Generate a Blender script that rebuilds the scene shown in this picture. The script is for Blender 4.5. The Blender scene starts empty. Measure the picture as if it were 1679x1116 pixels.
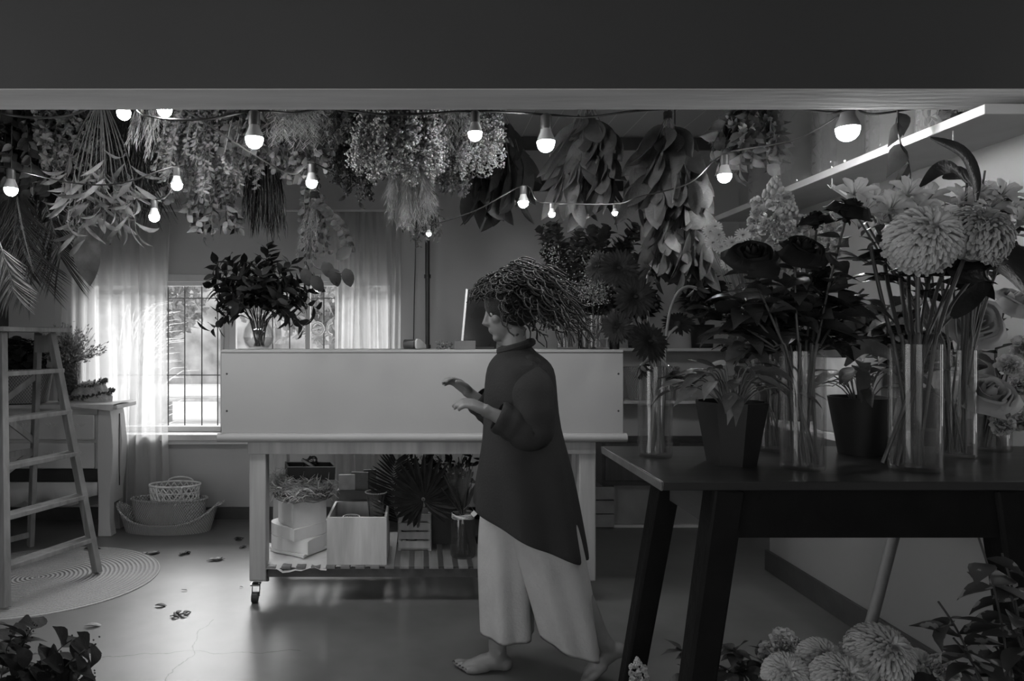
import bpy, bmesh, math, random
from mathutils import Vector, Matrix, Quaternion, noise
V = Vector
S = bpy.context.scene
COL = S.collection
PI = math.pi

# ------------------------------------------------------------------ camera
# level camera, principal point left of the frame's middle (shifted lens)
F, CX, CY, CH = 1150.0, 690.0, 555.0, 1.3
def P(px, py, d): return V(((px-CX)*d/F, d, CH-(py-CY)*d/F))
def FL(px, py):                       # pixel on the floor
    d = F*CH/(py-CY); return V(((px-CX)*d/F, d, 0.0))
cd = bpy.data.cameras.new('camera'); cam = bpy.data.objects.new('camera', cd); COL.objects.link(cam)
cam.location = (0, 0, CH); cam.rotation_euler = (PI/2, 0, 0)
cd.sensor_width = 36.0; cd.lens = F/1679*36.0
cd.shift_x = (839.5-CX)/1679; cd.shift_y = -(558-CY)/1679
cd.clip_start = 0.05; cd.clip_end = 300
S.camera = cam

# ------------------------------------------------------------------ light
w = bpy.data.worlds.new('world'); S.world = w; w.use_nodes = True
bg = w.node_tree.nodes['Background']; bg.inputs[0].default_value = (1, 1, 1, 1); bg.inputs[1].default_value = 2.8
def area(name, loc, rot, sx, sy, power, portal=False):
    l = bpy.data.lights.new(name, 'AREA'); l.shape = 'RECTANGLE'; l.size = sx; l.size_y = sy; l.energy = power
    o = bpy.data.objects.new(name, l); COL.objects.link(o); o.location = loc; o.rotation_euler = rot
    if portal: l.cycles.is_portal = True
    return o
WX0, WX1, WZ0, WZ1 = -2.40, -0.19, 0.62, 1.74      # back window opening
area('added_sky_lamp', (-1.6, 9.2, 4.0), (-math.radians(62), 0, 0), 5.0, 2.2, 800)   # added lamp standing in for bright sky, out of view over the window head
area('window_portal', ((WX0+WX1)/2, 5.30, (WZ0+WZ1)/2), (-PI/2, 0, 0), WX1-WX0+.1, WZ1-WZ0+.1, 1, portal=True)
area('front_left_fill', (-3.9, -0.6, 1.35), (0, -PI/2, 0), 1.9, 2.2, 16)       # added fill lamp at the front room's unseen door opening, left of camera
area('front_rear_fill', (-0.6, -2.3, 1.5), (PI/2, 0, 0), 2.2, 1.8, 2.5)       # added fill lamp behind the camera, before the unseen front window opening
S.view_settings.view_transform = 'Standard'; S.view_settings.look = 'None'
S.view_settings.gamma = 1; S.view_settings.use_curve_mapping = False
S.view_settings.exposure = -0.1
S.cycles.max_bounces = 8; S.cycles.diffuse_bounces = 4; S.cycles.glossy_bounces = 3
S.cycles.transmission_bounces = 6; S.cycles.transparent_max_bounces = 40
S.cycles.sample_clamp_indirect = 4.0; S.cycles.caustics_reflective = False; S.cycles.caustics_refractive = False
S.cycles.use_denoising = True

# ------------------------------------------------------------------ materials
MATS = {}
def nn(nt, t, **kw):
    n = nt.nodes.new(t)
    for k, v in kw.items(): setattr(n, k, v)
    return n
def mat(name, v, rough=.6, var=.25, sc=8., bump=0., metal=0., trans=0., spec=.5, alpha=1., stretch=(1,1,1), bsc=None, sheen=0):
    """grey procedural: noise-varied value v, optional bump, translucency (trans) and see-through weave (alpha)"""
    if name in MATS: return MATS[name]
    m = bpy.data.materials.new(name); m.use_nodes = True; nt = m.node_tree
    b = nt.nodes['Principled BSDF']; out = nt.nodes['Material Output']; L = nt.links.new
    tc = nn(nt, 'ShaderNodeTexCoord'); mp = nn(nt, 'ShaderNodeMapping'); mp.inputs['Scale'].default_value = stretch
    L(tc.outputs['Object'], mp.inputs[0])
    nz = nn(nt, 'ShaderNodeTexNoise'); nz.inputs['Scale'].default_value = sc; nz.inputs['Detail'].default_value = 5
    L(mp.outputs[0], nz.inputs['Vector'])
    cr = nn(nt, 'ShaderNodeValToRGB'); cr.color_ramp.elements[0].position = .3; cr.color_ramp.elements[1].position = .7
    lo, hi = v*(1-var), min(v*(1+var), .95)
    cr.color_ramp.elements[0].color = (lo, lo, lo, 1); cr.color_ramp.elements[1].color = (hi, hi, hi, 1)
    L(nz.outputs[0], cr.inputs[0]); L(cr.outputs[0], b.inputs['Base Color'])
    b.inputs['Roughness'].default_value = rough; b.inputs['Metallic'].default_value = metal
    b.inputs['Specular IOR Level'].default_value = spec
    if sheen: b.inputs['Sheen Weight'].default_value = sheen
    if bump:
        n2 = nn(nt, 'ShaderNodeTexNoise'); n2.inputs['Scale'].default_value = bsc or sc*4; L(mp.outputs[0], n2.inputs['Vector'])
        bp = nn(nt, 'ShaderNodeBump'); bp.inputs['Strength'].default_value = bump; bp.inputs['Distance'].default_value = .01
        L(n2.outputs[0], bp.inputs['Height']); L(bp.outputs[0], b.inputs['Normal'])
    cur = b.outputs[0]
    if trans:
        t = nn(nt, 'ShaderNodeBsdfTranslucent'); L(cr.outputs[0], t.inputs[0]); mx = nn(nt, 'ShaderNodeMixShader'); mx.inputs[0].default_value = trans
        L(cur, mx.inputs[1]); L(t.outputs[0], mx.inputs[2]); cur = mx.outputs[0]
    if alpha < 1:
        t = nn(nt, 'ShaderNodeBsdfTransparent'); mx = nn(nt, 'ShaderNodeMixShader'); mx.inputs[0].default_value = alpha
        L(t.outputs[0], mx.inputs[1]); L(cur, mx.inputs[2]); cur = mx.outputs[0]
    L(cur, out.inputs[0]); MATS[name] = m
    return m
def leafm(name, v, rough=.5, trans=.18, **k): return mat(name, v, rough, .3, 25, .15, trans=trans, spec=.22, **k)
def glass(name='clear_glass', tint=.92, rough=.0, k=.26, haze=.012):
    if name in MATS: return MATS[name]
    m = bpy.data.materials.new(name); m.use_nodes = True; nt = m.node_tree; nt.nodes.clear(); L = nt.links.new
    out = nn(nt, 'ShaderNodeOutputMaterial'); tr = nn(nt, 'ShaderNodeBsdfTransparent'); tr.inputs[0].default_value = (tint, tint, tint, 1)
    gl = nn(nt, 'ShaderNodeBsdfGlossy'); gl.inputs['Roughness'].default_value = .03+rough
    lw = nn(nt, 'ShaderNodeLayerWeight'); lw.inputs[0].default_value = .35
    nz = nn(nt, 'ShaderNodeTexNoise'); nz.inputs['Scale'].default_value = 6
    ma = nn(nt, 'ShaderNodeMath', operation='MULTIPLY_ADD'); ma.inputs[1].default_value = k; ma.inputs[2].default_value = .02
    L(lw.outputs['Facing'], ma.inputs[0])
    bp = nn(nt, 'ShaderNodeBump'); bp.inputs['Strength'].default_value = .05; L(nz.outputs[0], bp.inputs['Height']); L(bp.outputs[0], gl.inputs['Normal'])
    mx = nn(nt, 'ShaderNodeMixShader'); L(ma.outputs[0], mx.inputs[0]); L(tr.outputs[0], mx.inputs[1]); L(gl.outputs[0], mx.inputs[2]); df = nn(nt, 'ShaderNodeBsdfDiffuse'); df.inputs[0].default_value = (.8, .8, .8, 1); m3 = nn(nt, 'ShaderNodeMixShader'); m3.inputs[0].default_value = haze
    L(mx.outputs[0], m3.inputs[1]); L(df.outputs[0], m3.inputs[2]); L(m3.outputs[0], out.inputs[0])
    MATS[name] = m; return m
def emit(name, e, v=1.):
    m = bpy.data.materials.new(name); m.use_nodes = True; b = m.node_tree.nodes['Principled BSDF']
    b.inputs['Base Color'].default_value = (v, v, v, 1); b.inputs['Emission Color'].default_value = (1, 1, 1, 1); b.inputs['Emission Strength'].default_value = e
    MATS[name] = m; return m
def node_mat(name, fn, rough=.6, bump=.3, bdist=.004):
    """fn(nt, L, pos) -> (value socket for colour, height socket or None)"""
    m = bpy.data.materials.new(name); m.use_nodes = True; nt = m.node_tree; b = nt.nodes['Principled BSDF']; L = nt.links.new
    tc = nn(nt, 'ShaderNodeTexCoord'); c, h = fn(nt, L, tc.outputs['Object'])
    L(c, b.inputs['Base Color']); b.inputs['Roughness'].default_value = rough
    if h is not None:
        bp = nn(nt, 'ShaderNodeBump'); bp.inputs['Strength'].default_value = bump; bp.inputs['Distance'].default_value = bdist
        L(h, bp.inputs['Height']); L(bp.outputs[0], b.inputs['Normal'])
    MATS[name] = m; return m
def mth(nt, op, a, b=None, c=None, clamp=False):
    n = nn(nt, 'ShaderNodeMath', operation=op); n.use_clamp = clamp
    for i, x in enumerate((a, b, c)):
        if x is None: continue
        if isinstance(x, (int, float)): n.inputs[i].default_value = x
        else: nt.links.new(x, n.inputs[i])
    return n.outputs[0]
def noise_n(nt, pos, sc, det=4, stretch=None):
    n = nn(nt, 'ShaderNodeTexNoise'); n.inputs['Scale'].default_value = sc; n.inputs['Detail'].default_value = det
    if stretch:
        mp = nn(nt, 'ShaderNodeMapping'); mp.inputs['Scale'].default_value = stretch; nt.links.new(pos, mp.inputs[0]); pos = mp.outputs[0]
    nt.links.new(pos, n.inputs['Vector']); return n.outputs[0]
def sep(nt, pos):
    s = nn(nt, 'ShaderNodeSeparateXYZ'); nt.links.new(pos, s.inputs[0]); return s.outputs

def f_floor(nt, L, pos):      # polished screed with two hairline cracks
    X, Y, Z = sep(nt, pos)
    n1 = noise_n(nt, pos, 1.3, 6); n2 = noise_n(nt, pos, 9, 6)
    wob = mth(nt, 'MULTIPLY', mth(nt, 'SUBTRACT', noise_n(nt, pos, 5, 5), .5), .16)
    def line(coord, off, other, lo, hi, wdt):
        d = mth(nt, 'ABSOLUTE', mth(nt, 'ADD', mth(nt, 'SUBTRACT', coord, off), wob))
        a = mth(nt, 'LESS_THAN', d, wdt)
        return mth(nt, 'MULTIPLY', a, mth(nt, 'MULTIPLY', mth(nt, 'GREATER_THAN', other, lo), mth(nt, 'LESS_THAN', other, hi)))
    c1 = line(Y, 2.90, X, -1.6, -.5, .0028); c2 = line(X, -.97, Y, 2.4, 3.25, .0026)
    ck = mth(nt, 'MAXIMUM', c1, c2)
    base = mth(nt, 'MULTIPLY_ADD', n1, .16, mth(nt, 'MULTIPLY_ADD', n2, .05, .045))
    col = mth(nt, 'MULTIPLY', base, mth(nt, 'SUBTRACT', 1, mth(nt, 'MULTIPLY', ck, .7)))
    return col, mth(nt, 'SUBTRACT', n2, mth(nt, 'MULTIPLY', ck, 2))
def f_planks(nt, L, pos):
    X, Y, Z = sep(nt, pos)
    fr = mth(nt, 'ABSOLUTE', mth(nt, 'SUBTRACT', mth(nt, 'FRACT', mth(nt, 'MULTIPLY', X, 5.5)), .5))
    g = mth(nt, 'GREATER_THAN', fr, .485)
    col = mth(nt, 'ADD', .66, mth(nt, 'MULTIPLY', g, .35))
    return mth(nt, 'MULTIPLY_ADD', noise_n(nt, pos, 2, 4), .08, col), g
def f_rug(nt, L, pos):
    X, Y, Z = sep(nt, pos)
    r = mth(nt, 'SQRT', mth(nt, 'ADD', mth(nt, 'POWER', mth(nt, 'ABSOLUTE', mth(nt, 'DIVIDE', X, 1.10)), 2), mth(nt, 'POWER', mth(nt, 'ABSOLUTE', Y), 2)))
    wv = mth(nt, 'SINE', mth(nt, 'MULTIPLY', r, 2*PI/.021))
    n = noise_n(nt, pos, 90, 4)
    h = mth(nt, 'ADD', wv, mth(nt, 'MULTIPLY', n, 2.2))
    return mth(nt, 'MULTIPLY_ADD', h, .05, .30), h
def weave(sx, sz, lo=.24, hi=.58):
    def f(nt, L, pos):
        X, Y, Z = sep(nt, pos)
        ang = mth(nt, 'ARCTAN2', Y, X)
        a = mth(nt, 'SINE', mth(nt, 'MULTIPLY', ang, sx)); b = mth(nt, 'SINE', mth(nt, 'MULTIPLY', Z, sz))
        h = mth(nt, 'MULTIPLY', a, b); h2 = mth(nt, 'ADD', h, noise_n(nt, pos, 60))
        return mth(nt, 'MULTIPLY_ADD', mth(nt, 'MULTIPLY_ADD', h, .5, .5), hi-lo, lo), h2
    return f
def wood(v, sc=6, stretch=(1, 1, .08), amp=.5):
    def f(nt, L, pos):
        n = noise_n(nt, pos, sc*6, 6, stretch)
        wv = mth(nt, 'SINE', mth(nt, 'MULTIPLY', noise_n(nt, pos, sc*.5, 2, stretch), 40))
        k = mth(nt, 'MULTIPLY_ADD', wv, .12, n)
        return mth(nt, 'MULTIPLY', mth(nt, 'MULTIPLY_ADD', mth(nt, 'SUBTRACT', k, .5), amp*2, 1), v), k
    return f
def f_blotch(v, amp=.35, sc=1.5, fine=30):
    def f(nt, L, pos):
        a = noise_n(nt, pos, sc, 6); b = noise_n(nt, pos, fine, 4)
        return mth(nt, 'MULTIPLY', mth(nt, 'MULTIPLY_ADD', mth(nt, 'SUBTRACT', a, .5), amp*2, 1), v), b
    return f

# ------------------------------------------------------------------ mesh kit
PROF = {
 'ovate':[.06,.72,1,.93,.66,.3,.02], 'lance':[.08,.5,.86,1,.85,.5,.02], 'round':[.15,.8,1,1,.9,.6,.1],
 'blade':[.35,.8,1,1,.9,.6,.03], 'heart':[.3,1,.98,.8,.55,.25,.02], 'petal':[.3,.5,.75,.95,1,.85,.35], 'ray':[.5,.8,1,1,.95,.7],
 'small':[.1,1,.7,.02], 'needle':[1,.7,.1], 'big':[.05,.5,.8,.97,1,.92,.72,.42,.02]}
class M:
    def __init__(s): s.v = []; s.f = []
    def add(s, vs, fs):
        n = len(s.v); s.v.extend(vs); s.f.extend([tuple(i+n for i in f) for f in fs])
    def box(s, c, sz, rot=None):
        hx, hy, hz = sz[0]/2, sz[1]/2, sz[2]/2
        vs = [V((x*hx, y*hy, z*hz)) for x in (-1, 1) for y in (-1, 1) for z in (-1, 1)]
        if rot is not None: vs = [rot @ v for v in vs]
        s.add([v+V(c) for v in vs], [(0,1,3,2),(4,6,7,5),(0,4,5,1),(2,3,7,6),(0,2,6,4),(1,5,7,3)]); return s
    def bb(s, x0, x1, y0, y1, z0, z1): return s.box(((x0+x1)/2, (y0+y1)/2, (z0+z1)/2), (x1-x0, y1-y0, z1-z0))
    def beam(s, a, b, wd, th, up=V((0,0,1)), w2=None, t2=None):
        a, b = V(a), V(b); d = (b-a).normalized(); x = d.cross(up)
        if x.length < 1e-4: x = V((1,0,0))
        x.normalize(); y = x.cross(d).normalized(); w2 = w2 or wd; t2 = t2 or th
        vs = [a+x*sx*wd/2+y*sy*th/2 for sx, sy in ((-1,-1),(1,-1),(1,1),(-1,1))]+[b+x*sx*w2/2+y*sy*t2/2 for sx, sy in ((-1,-1),(1,-1),(1,1),(-1,1))]
        s.add(vs, [(3,2,1,0),(4,5,6,7),(0,1,5,4),(1,2,6,5),(2,3,7,6),(3,0,4,7)]); return s
    def tube(s, pts, r, n=6, cap=True):
        pts = [V(p) for p in pts]; m = len(pts); rs = r if isinstance(r, (list, tuple)) else [r]*m
        t0 = (pts[1]-pts[0]).normalized(); x = t0.orthogonal().normalized(); vs = []
        for i, p in enumerate(pts):
            t = (pts[min(i+1, m-1)]-pts[max(i-1, 0)])
            t = t.normalized() if t.length > 1e-9 else t0
            x = (x-t*x.dot(t)); x = x.normalized() if x.length > 1e-6 else t.orthogonal().normalized()
            y = t.cross(x)
            for k in range(n):
                a = 2*PI*k/n; vs.append(p+(x*math.cos(a)+y*math.sin(a))*rs[i])
        fs = [(i*n+k, i*n+(k+1)%n, (i+1)*n+(k+1)%n, (i+1)*n+k) for i in range(m-1) for k in range(n)]
        if cap: fs += [tuple(range(n))[::-1], tuple((m-1)*n+k for k in range(n))]
        s.add(vs, fs); return s
    def cyl(s, a, b, r, r2=None, n=12): return s.tube([a, b], [r, r if r2 is None else r2], n)
    def lathe(s, prof, c=(0,0,0), n=32, close=False, sx=1., sy=1., wave=None):
        c = V(c); vs = []; m = len(prof)
        for i, (r, z) in enumerate(prof):
            for k in range(n):
                a = 2*PI*k/n; rr = r*(1+(wave(a, i/(m-1)) if wave else 0)); vs.append(c+V((math.cos(a)*rr*sx, math.sin(a)*rr*sy, z)))
        fs = [(i*n+k, i*n+(k+1)%n, (i+1)*n+(k+1)%n, (i+1)*n+k) for i in range(m-1) for k in range(n)]
        if close:
            fs += [tuple(range(n))[::-1], tuple((m-1)*n+k for k in range(n))]
        s.add(vs, fs); return s
    def loft(s, rings, n=28, cap=True):
        """rings: (centre, rx, ry[, rot z, wave amp, wave count])"""
        vs = []
        for rg in rings:
            c, rx, ry = V(rg[0]), rg[1], rg[2]; rz = rg[3] if len(rg) > 3 else 0; wa = rg[4] if len(rg) > 4 else 0; wn = rg[5] if len(rg) > 5 else 7
            tl = rg[6] if len(rg) > 6 else 0
            for k in range(n):
                a = 2*PI*k/n; q = 1+wa*math.sin(wn*a+c.z*3); x, y = math.cos(a)*rx*q, math.sin(a)*ry*q
                vs.append(c+V((x*math.cos(rz)-y*math.sin(rz), x*math.sin(rz)+y*math.cos(rz), x*tl)))
        m = len(rings)
        fs = [(i*n+k, i*n+(k+1)%n, (i+1)*n+(k+1)%n, (i+1)*n+k) for i in range(m-1) for k in range(n)]
        if cap: fs += [tuple(range(n))[::-1], tuple((m-1)*n+k for k in range(n))]
        s.add(vs, fs); return s
    def ball(s, c, r, sx=1, sy=1, sz=1, n=8, m=6, jit=0, rnd=random):
        c = V(c); vs = [c+V((0,0,-r*sz))]
        for i in range(1, m):
            ph = -PI/2+PI*i/m
            for k in range(n):
                a = 2*PI*k/n; j = 1+jit*rnd.uniform(-1, 1); vs.append(c+V((math.cos(a)*math.cos(ph)*r*sx*j, math.sin(a)*math.cos(ph)*r*sy*j, math.sin(ph)*r*sz*j)))
        vs.append(c+V((0,0,r*sz))); T = len(vs)-1
        fs = [(0, 1+(k+1)%n, 1+k) for k in range(n)]
        fs += [(1+i*n+k, 1+i*n+(k+1)%n, 1+(i+1)*n+(k+1)%n, 1+(i+1)*n+k) for i in range(m-2) for k in range(n)]
        fs += [(1+(m-2)*n+k, 1+(m-2)*n+(k+1)%n, T) for k in range(n)]
        s.add(vs, fs); return s
    def dot(s, c, r):
        c = V(c); s.add([c+V((r,0,0)), c+V((-r,0,0)), c+V((0,r,0)), c+V((0,-r,0)), c+V((0,0,r)), c+V((0,0,-r))],
            [(0,2,4),(2,1,4),(1,3,4),(3,0,4),(2,0,5),(1,2,5),(3,1,5),(0,3,5)]); return s
    def leaf(s, base, d, nrm, L, W, prof='ovate', bend=0., fold=.25, tw=0., wav=0.):
        base = V(base); d = V(d).normalized(); nrm = V(nrm); nrm = nrm-d*nrm.dot(d)
        nrm = nrm.normalized() if nrm.length > 1e-5 else d.orthogonal().normalized()
        sd = d.cross(nrm); pr = PROF[prof]; m = len(pr); vs = []; fs = []
        p = base.copy(); st = L/(m-1)
        for i, w_ in enumerate(pr):
            t = i/(m-1); a = bend*t
            dd = d*math.cos(a)-nrm*math.sin(a); nd = nrm*math.cos(a)+d*math.sin(a)
            if i: p = p+dd*st
            hw = w_*W/2; ss = sd*math.cos(tw*t)+nd*math.sin(tw*t); un = nd*math.cos(tw*t)-sd*math.sin(tw*t)
            k = wav*hw*(1 if i % 2 else -1)
            vs += [p-ss*hw+un*(fold*hw+k), p, p+ss*hw+un*(fold*hw-k)]
        for i in range(m-1):
            a = i*3; fs += [(a, a+1, a+4, a+3), (a+1, a+2, a+5, a+4)]
        s.add(vs, fs); return s
    def strip(s, pts, wd, nrm=V((0,0,1))):      # flat ribbon
        pts = [V(p) for p in pts]; vs = []
        for i, p in enumerate(pts):
            t = (pts[min(i+1, len(pts)-1)]-pts[max(i-1, 0)]).normalized(); x = t.cross(nrm).normalized(); ww = wd[i] if isinstance(wd, list) else wd
            vs += [p-x*ww/2, p+x*ww/2]
        s.add(vs, [(2*i, 2*i+1, 2*i+3, 2*i+2) for i in range(len(pts)-1)]); return s
    def xf(s, mtx): s.v = [mtx @ v for v in s.v]; return s
    def join(s, o, mtx=None):
        s.add([mtx @ v for v in o.v] if mtx is not None else list(o.v), o.f); return s
    def build(s, name, m, parent=None, smooth=True, bevel=0., loc=None, thick=0., sub=0, auto=True):
        L0 = V(ROOT.get(parent.name, (0,0,0))) if parent is not None else (V(loc) if loc is not None else V((0,0,0)))
        me = bpy.data.meshes.new(name); me.from_pydata([v-L0 for v in s.v], [], s.f); me.update()
        if smooth: me.polygons.foreach_set('use_smooth', [True]*len(me.polygons))
        o = bpy.data.objects.new(name, me); COL.objects.link(o); me.materials.append(m)
        if parent is not None: o.parent = parent
        else: o.location = L0
        ROOT[o.name] = tuple(L0)
        if bevel:
            b = o.modifiers.new('bevel', 'BEVEL'); b.width = bevel; b.segments = 2; b.limit_method = 'ANGLE'
        if thick:
            b = o.modifiers.new('solid', 'SOLIDIFY'); b.thickness = thick; b.offset = 0
        if sub:
            b = o.modifiers.new('sub', 'SUBSURF'); b.levels = sub; b.render_levels = sub
        if smooth and auto:
            try: me.set_sharp_from_angle(angle=math.radians(40))
            except Exception: pass
        return o
ROOT = {}
def tag(o, label=None, cat=None, group=None, kind=None):
    if label: o['label'] = label
    if cat: o['category'] = cat
    if group: o['group'] = group
    if kind: o['kind'] = kind
    return o
def thing(name, label, cat, loc=(0,0,0), group=None):
    o = bpy.data.objects.new(name, None); COL.objects.link(o); o.location = loc; o.empty_display_size = .05
    ROOT[o.name] = tuple(loc); return tag(o, label, cat, group)
def struct(mm, name, m, **k):
    o = mm.build(name, m, **k); o['kind'] = 'structure'; return o
def dup(root, loc, rot=None, label=None, group=None, scale=None):
    r = root.copy(); COL.objects.link(r); r.location = loc
    if rot is not None: r.rotation_euler = rot
    if scale is not None: r.scale = (scale,)*3
    if label: r['label'] = label
    if group: r['group'] = group
    for ch in [o for o in bpy.data.objects if o.parent == root]:
        c = ch.copy(); COL.objects.link(c); c.parent = r
        for g in [o for o in bpy.data.objects if o.parent == ch]:
            e = g.copy(); COL.objects.link(e); e.parent = c
    return r
def bez(a, b, c, n=8): # quadratic
    return [V(a)*(1-t)**2+V(b)*2*t*(1-t)+V(c)*t*t for t in [i/(n-1) for i in range(n)]]
def cat_rom(pts, k=6):
    pts = [V(p) for p in pts]; q = [pts[0]*2-pts[1]]+pts+[pts[-1]*2-pts[-2]]; out = []
    for i in range(1, len(q)-2):
        for j in range(k):
            t = j/k; a, b, c, d = q[i-1], q[i], q[i+1], q[i+2]
            out.append(.5*((2*b)+(c-a)*t+(2*a-5*b+4*c-d)*t*t+(3*b-a-3*c+d)*t**3))
    out.append(pts[-1]); return out
def rv(r, a=1.): return V((r.uniform(-a, a), r.uniform(-a, a), r.uniform(-a, a)))
# ================================================================== SETTING
BW, LW, RW, RW2 = 5.07, -2.98, 1.955, 2.30        # back, left, right walls
CEIL = 2.755; HY0, HY1, HZ = 2.0, 2.18, 2.013     # header over the wide opening
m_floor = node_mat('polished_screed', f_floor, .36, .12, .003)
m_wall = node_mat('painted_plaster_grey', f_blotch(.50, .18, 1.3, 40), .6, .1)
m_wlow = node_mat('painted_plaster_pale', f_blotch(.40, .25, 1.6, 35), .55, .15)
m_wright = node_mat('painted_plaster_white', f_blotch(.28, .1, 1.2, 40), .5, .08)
m_dark = mat('dark_header_paint', .040, .6, .12, 1.5, .05)
m_soffit = mat('soffit_plaster', .62, .9, .12, 4, .2, stretch=(.4, 3, 1), spec=.1)
m_white = mat('white_gloss_wood', .62, .4, .08, 6, .05)
m_base = mat('dark_skirting', .06, .4, .2, 8, .1)
# floor: back room and front room, yard outside is lower
struct(M().bb(-4.2, 2.6, -3.0, BW+.2, -.06, 0), 'floor', m_floor)
struct(M().bb(-4.2, 2.6, HY1, BW+.2, CEIL, CEIL+.06), 'ceiling', node_mat('ceiling_boards', f_planks, .5, .4))
struct(M().bb(-4.2, 2.6, -3.0, HY0, 2.95, 3.01), 'ceiling_front_room', m_wall)
mb = M(); T = .16
mb.bb(LW-.2, WX0, BW, BW+T, 0, CEIL); mb.bb(WX1, 2.6, BW, BW+T, 0, CEIL)
mb.bb(WX0, WX1, BW, BW+T, WZ1, CEIL)
struct(mb, 'wall_back', m_wall)
struct(M().bb(WX0, WX1, BW, BW+T, 0, WZ0-.04), 'wall_back_under_window', m_wlow)
struct(M().bb(LW-.16, LW, HY1, BW, 0, CEIL), 'wall_left', m_dark)
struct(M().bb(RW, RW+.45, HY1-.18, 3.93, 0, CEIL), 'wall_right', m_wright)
struct(M().bb(RW2, RW2+.16, 3.93, BW, 0, CEIL), 'wall_right_alcove', m_wall)
# front room shell: header wall, side walls with the open shopfront
struct(M().bb(-4.2, 2.6, HY0, HY1, HZ, 2.95), 'wall_header', m_dark)
struct(M().bb(-4.2, 2.6, HY0+.002, HY1-.002, HZ-.002, HZ), 'trim_1', m_soffit)
struct(M().bb(-4.2, LW, HY0, HY1, 0, HZ-.012), 'wall_front_left_return', m_dark)
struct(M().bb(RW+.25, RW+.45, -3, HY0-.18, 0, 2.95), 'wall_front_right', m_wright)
mb = M().bb(-4.2, -4.05, -3, -1.8, 0, 2.95).bb(-4.2, -4.05, .6, HY0, 0, 2.95).bb(-4.2, -4.05, -1.8, .6, 2.5, 2.95)
struct(mb, 'wall_front_left', m_wall)
mb = M().bb(-4.2, -1.8, -3.1, -3, 0, 2.95).bb(.6, 2.6, -3.1, -3, 0, 2.95).bb(-1.8, .6, -3.1, -3, 2.5, 2.95).bb(-1.8, .6, -3.1, -3, 0, .6)
struct(mb, 'wall_front', m_wall)
struct(M().bb(LW, WX0+3, BW-.018, BW, 0, .085).bb(.3, RW2, BW-.018, BW, 0, .085), 'baseboard_back', m_base)
struct(M().bb(RW-.02, RW, HY1-.18, 3.95, 0, .115), 'baseboard_right', m_base, bevel=.004)
# painted bands and rails high on the back wall
struct(M().bb(.3, RW2, BW-.03, BW, 2.66, 2.745), 'trim_2', mat('grey_band', .08, .5))
mb = M().bb(.38, 1.45, BW-.05, BW, 2.36, 2.43)
struct(mb, 'trim_3', mat('black_rail', .015, .4))
struct(M().bb(.38, 1.45, BW-.045, BW, 2.28, 2.355), 'trim_4', m_white)
# low masonry ledge at the foot of the back wall, right of the counter
mb = M()
for k in range(3): mb.bb(1.2, 1.33, 4.82, 5.07, .005+k*.095, .092+k*.095)
struct(mb, 'trim_5', node_mat('old_brick', f_blotch(.30, .5, 6, 40), .8, .5))
struct(M().bb(1.335, 2.28, 4.86, 5.07, 0, .29), 'trim_6', node_mat('rough_plaster_block', f_blotch(.28, .5, 4, 30), .8, .6))
struct(M().bb(1.33, 1.98, 4.83, 4.87, 0, .018), 'trim_7', m_white)

t = thing('low_cabinet', 'low dark two-door cabinet standing on the masonry ledge at the back right', 'cabinet', (1.75, 4.94, .295))
M().bb(1.24, 2.26, 4.80, 5.05, .295, .60).build('carcass', mat('stained_dark_shelf', .05, .6, .3, 10, .2, stretch=(1, .1, 1)), t, smooth=False)
for xx in (1.26, 1.77):
    dd_ = M().bb(xx, xx+.47, 4.785, 4.80, .33, .585).build('door', node_mat('dark_cab_door', wood(.07, 5), .5), t, smooth=False, bevel=.004); M().ball((xx+.43, 4.778, .46), .010).build('knob', mat('steel', .4, .3, metal=1), dd_)

# ------------------------------------------------------------------ window_1
wr = bpy.data.objects.new('window_1', None); COL.objects.link(wr); wr.location = (WX0, BW, WZ0); wr['kind'] = 'structure'; ROOT['window_1'] = (WX0, BW, WZ0)
fr = M(); y0, y1 = BW+.05, BW+.10
fr.bb(WX0, WX1, y0, y1, WZ1-.055, WZ1).bb(WX0, WX1, y0, y1, WZ0, WZ0+.04)
for px, hw in ((98, .03), (365, .012), (382, .024), (505, .018), (598, .02), (645, .02)):
    x = (px-CX)*(BW+.07)/F; fr.bb(x-hw, x+hw, y0, y1, WZ0, WZ1)
fr.bb((365-CX)*5.14/F, (382-CX)*5.14/F, y0+.02, y1-.02, WZ0, WZ1)
fr.build('window_frame', m_white, wr, bevel=.004)
M().bb(WX0-.06, WX1+.06, BW-.10, BW+.06, WZ0-.045, WZ0).bb(WX0-.04, WX1+.04, BW-.07, BW, WZ0-.075, WZ0-.045).build('window_sill', m_white, wr, bevel=.006)
M().bb(WX0-.02, WX1+.02, BW-.012, BW, WZ1-.03, WZ1+.025).build('head_casing', m_white, wr, bevel=.004)
br = M(); m_iron = mat('window_bar_iron', .04, .5, .2)
for px in (276, 303, 331, 357, 388, 447, 475, 503, 531, 560, 588, 616, 640): 
    x = (px-CX)*(BW+.13)/F; br.tube([(x, BW+.13, WZ0+.01), (x, BW+.13, WZ1-.02)], .005, 6)
for z in (1.03, 1.60): br.tube([(WX0, BW+.135, z), (WX1, BW+.135, z)], .004, 5)
br.build('security_bars', m_iron, wr)
M().bb(WX0+.04, WX1-.04, BW+.072, BW+.076, WZ0+.04, WZ1-.05).build('pane', glass('window_glass', .97, haze=0.), wr, smooth=False)
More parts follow.
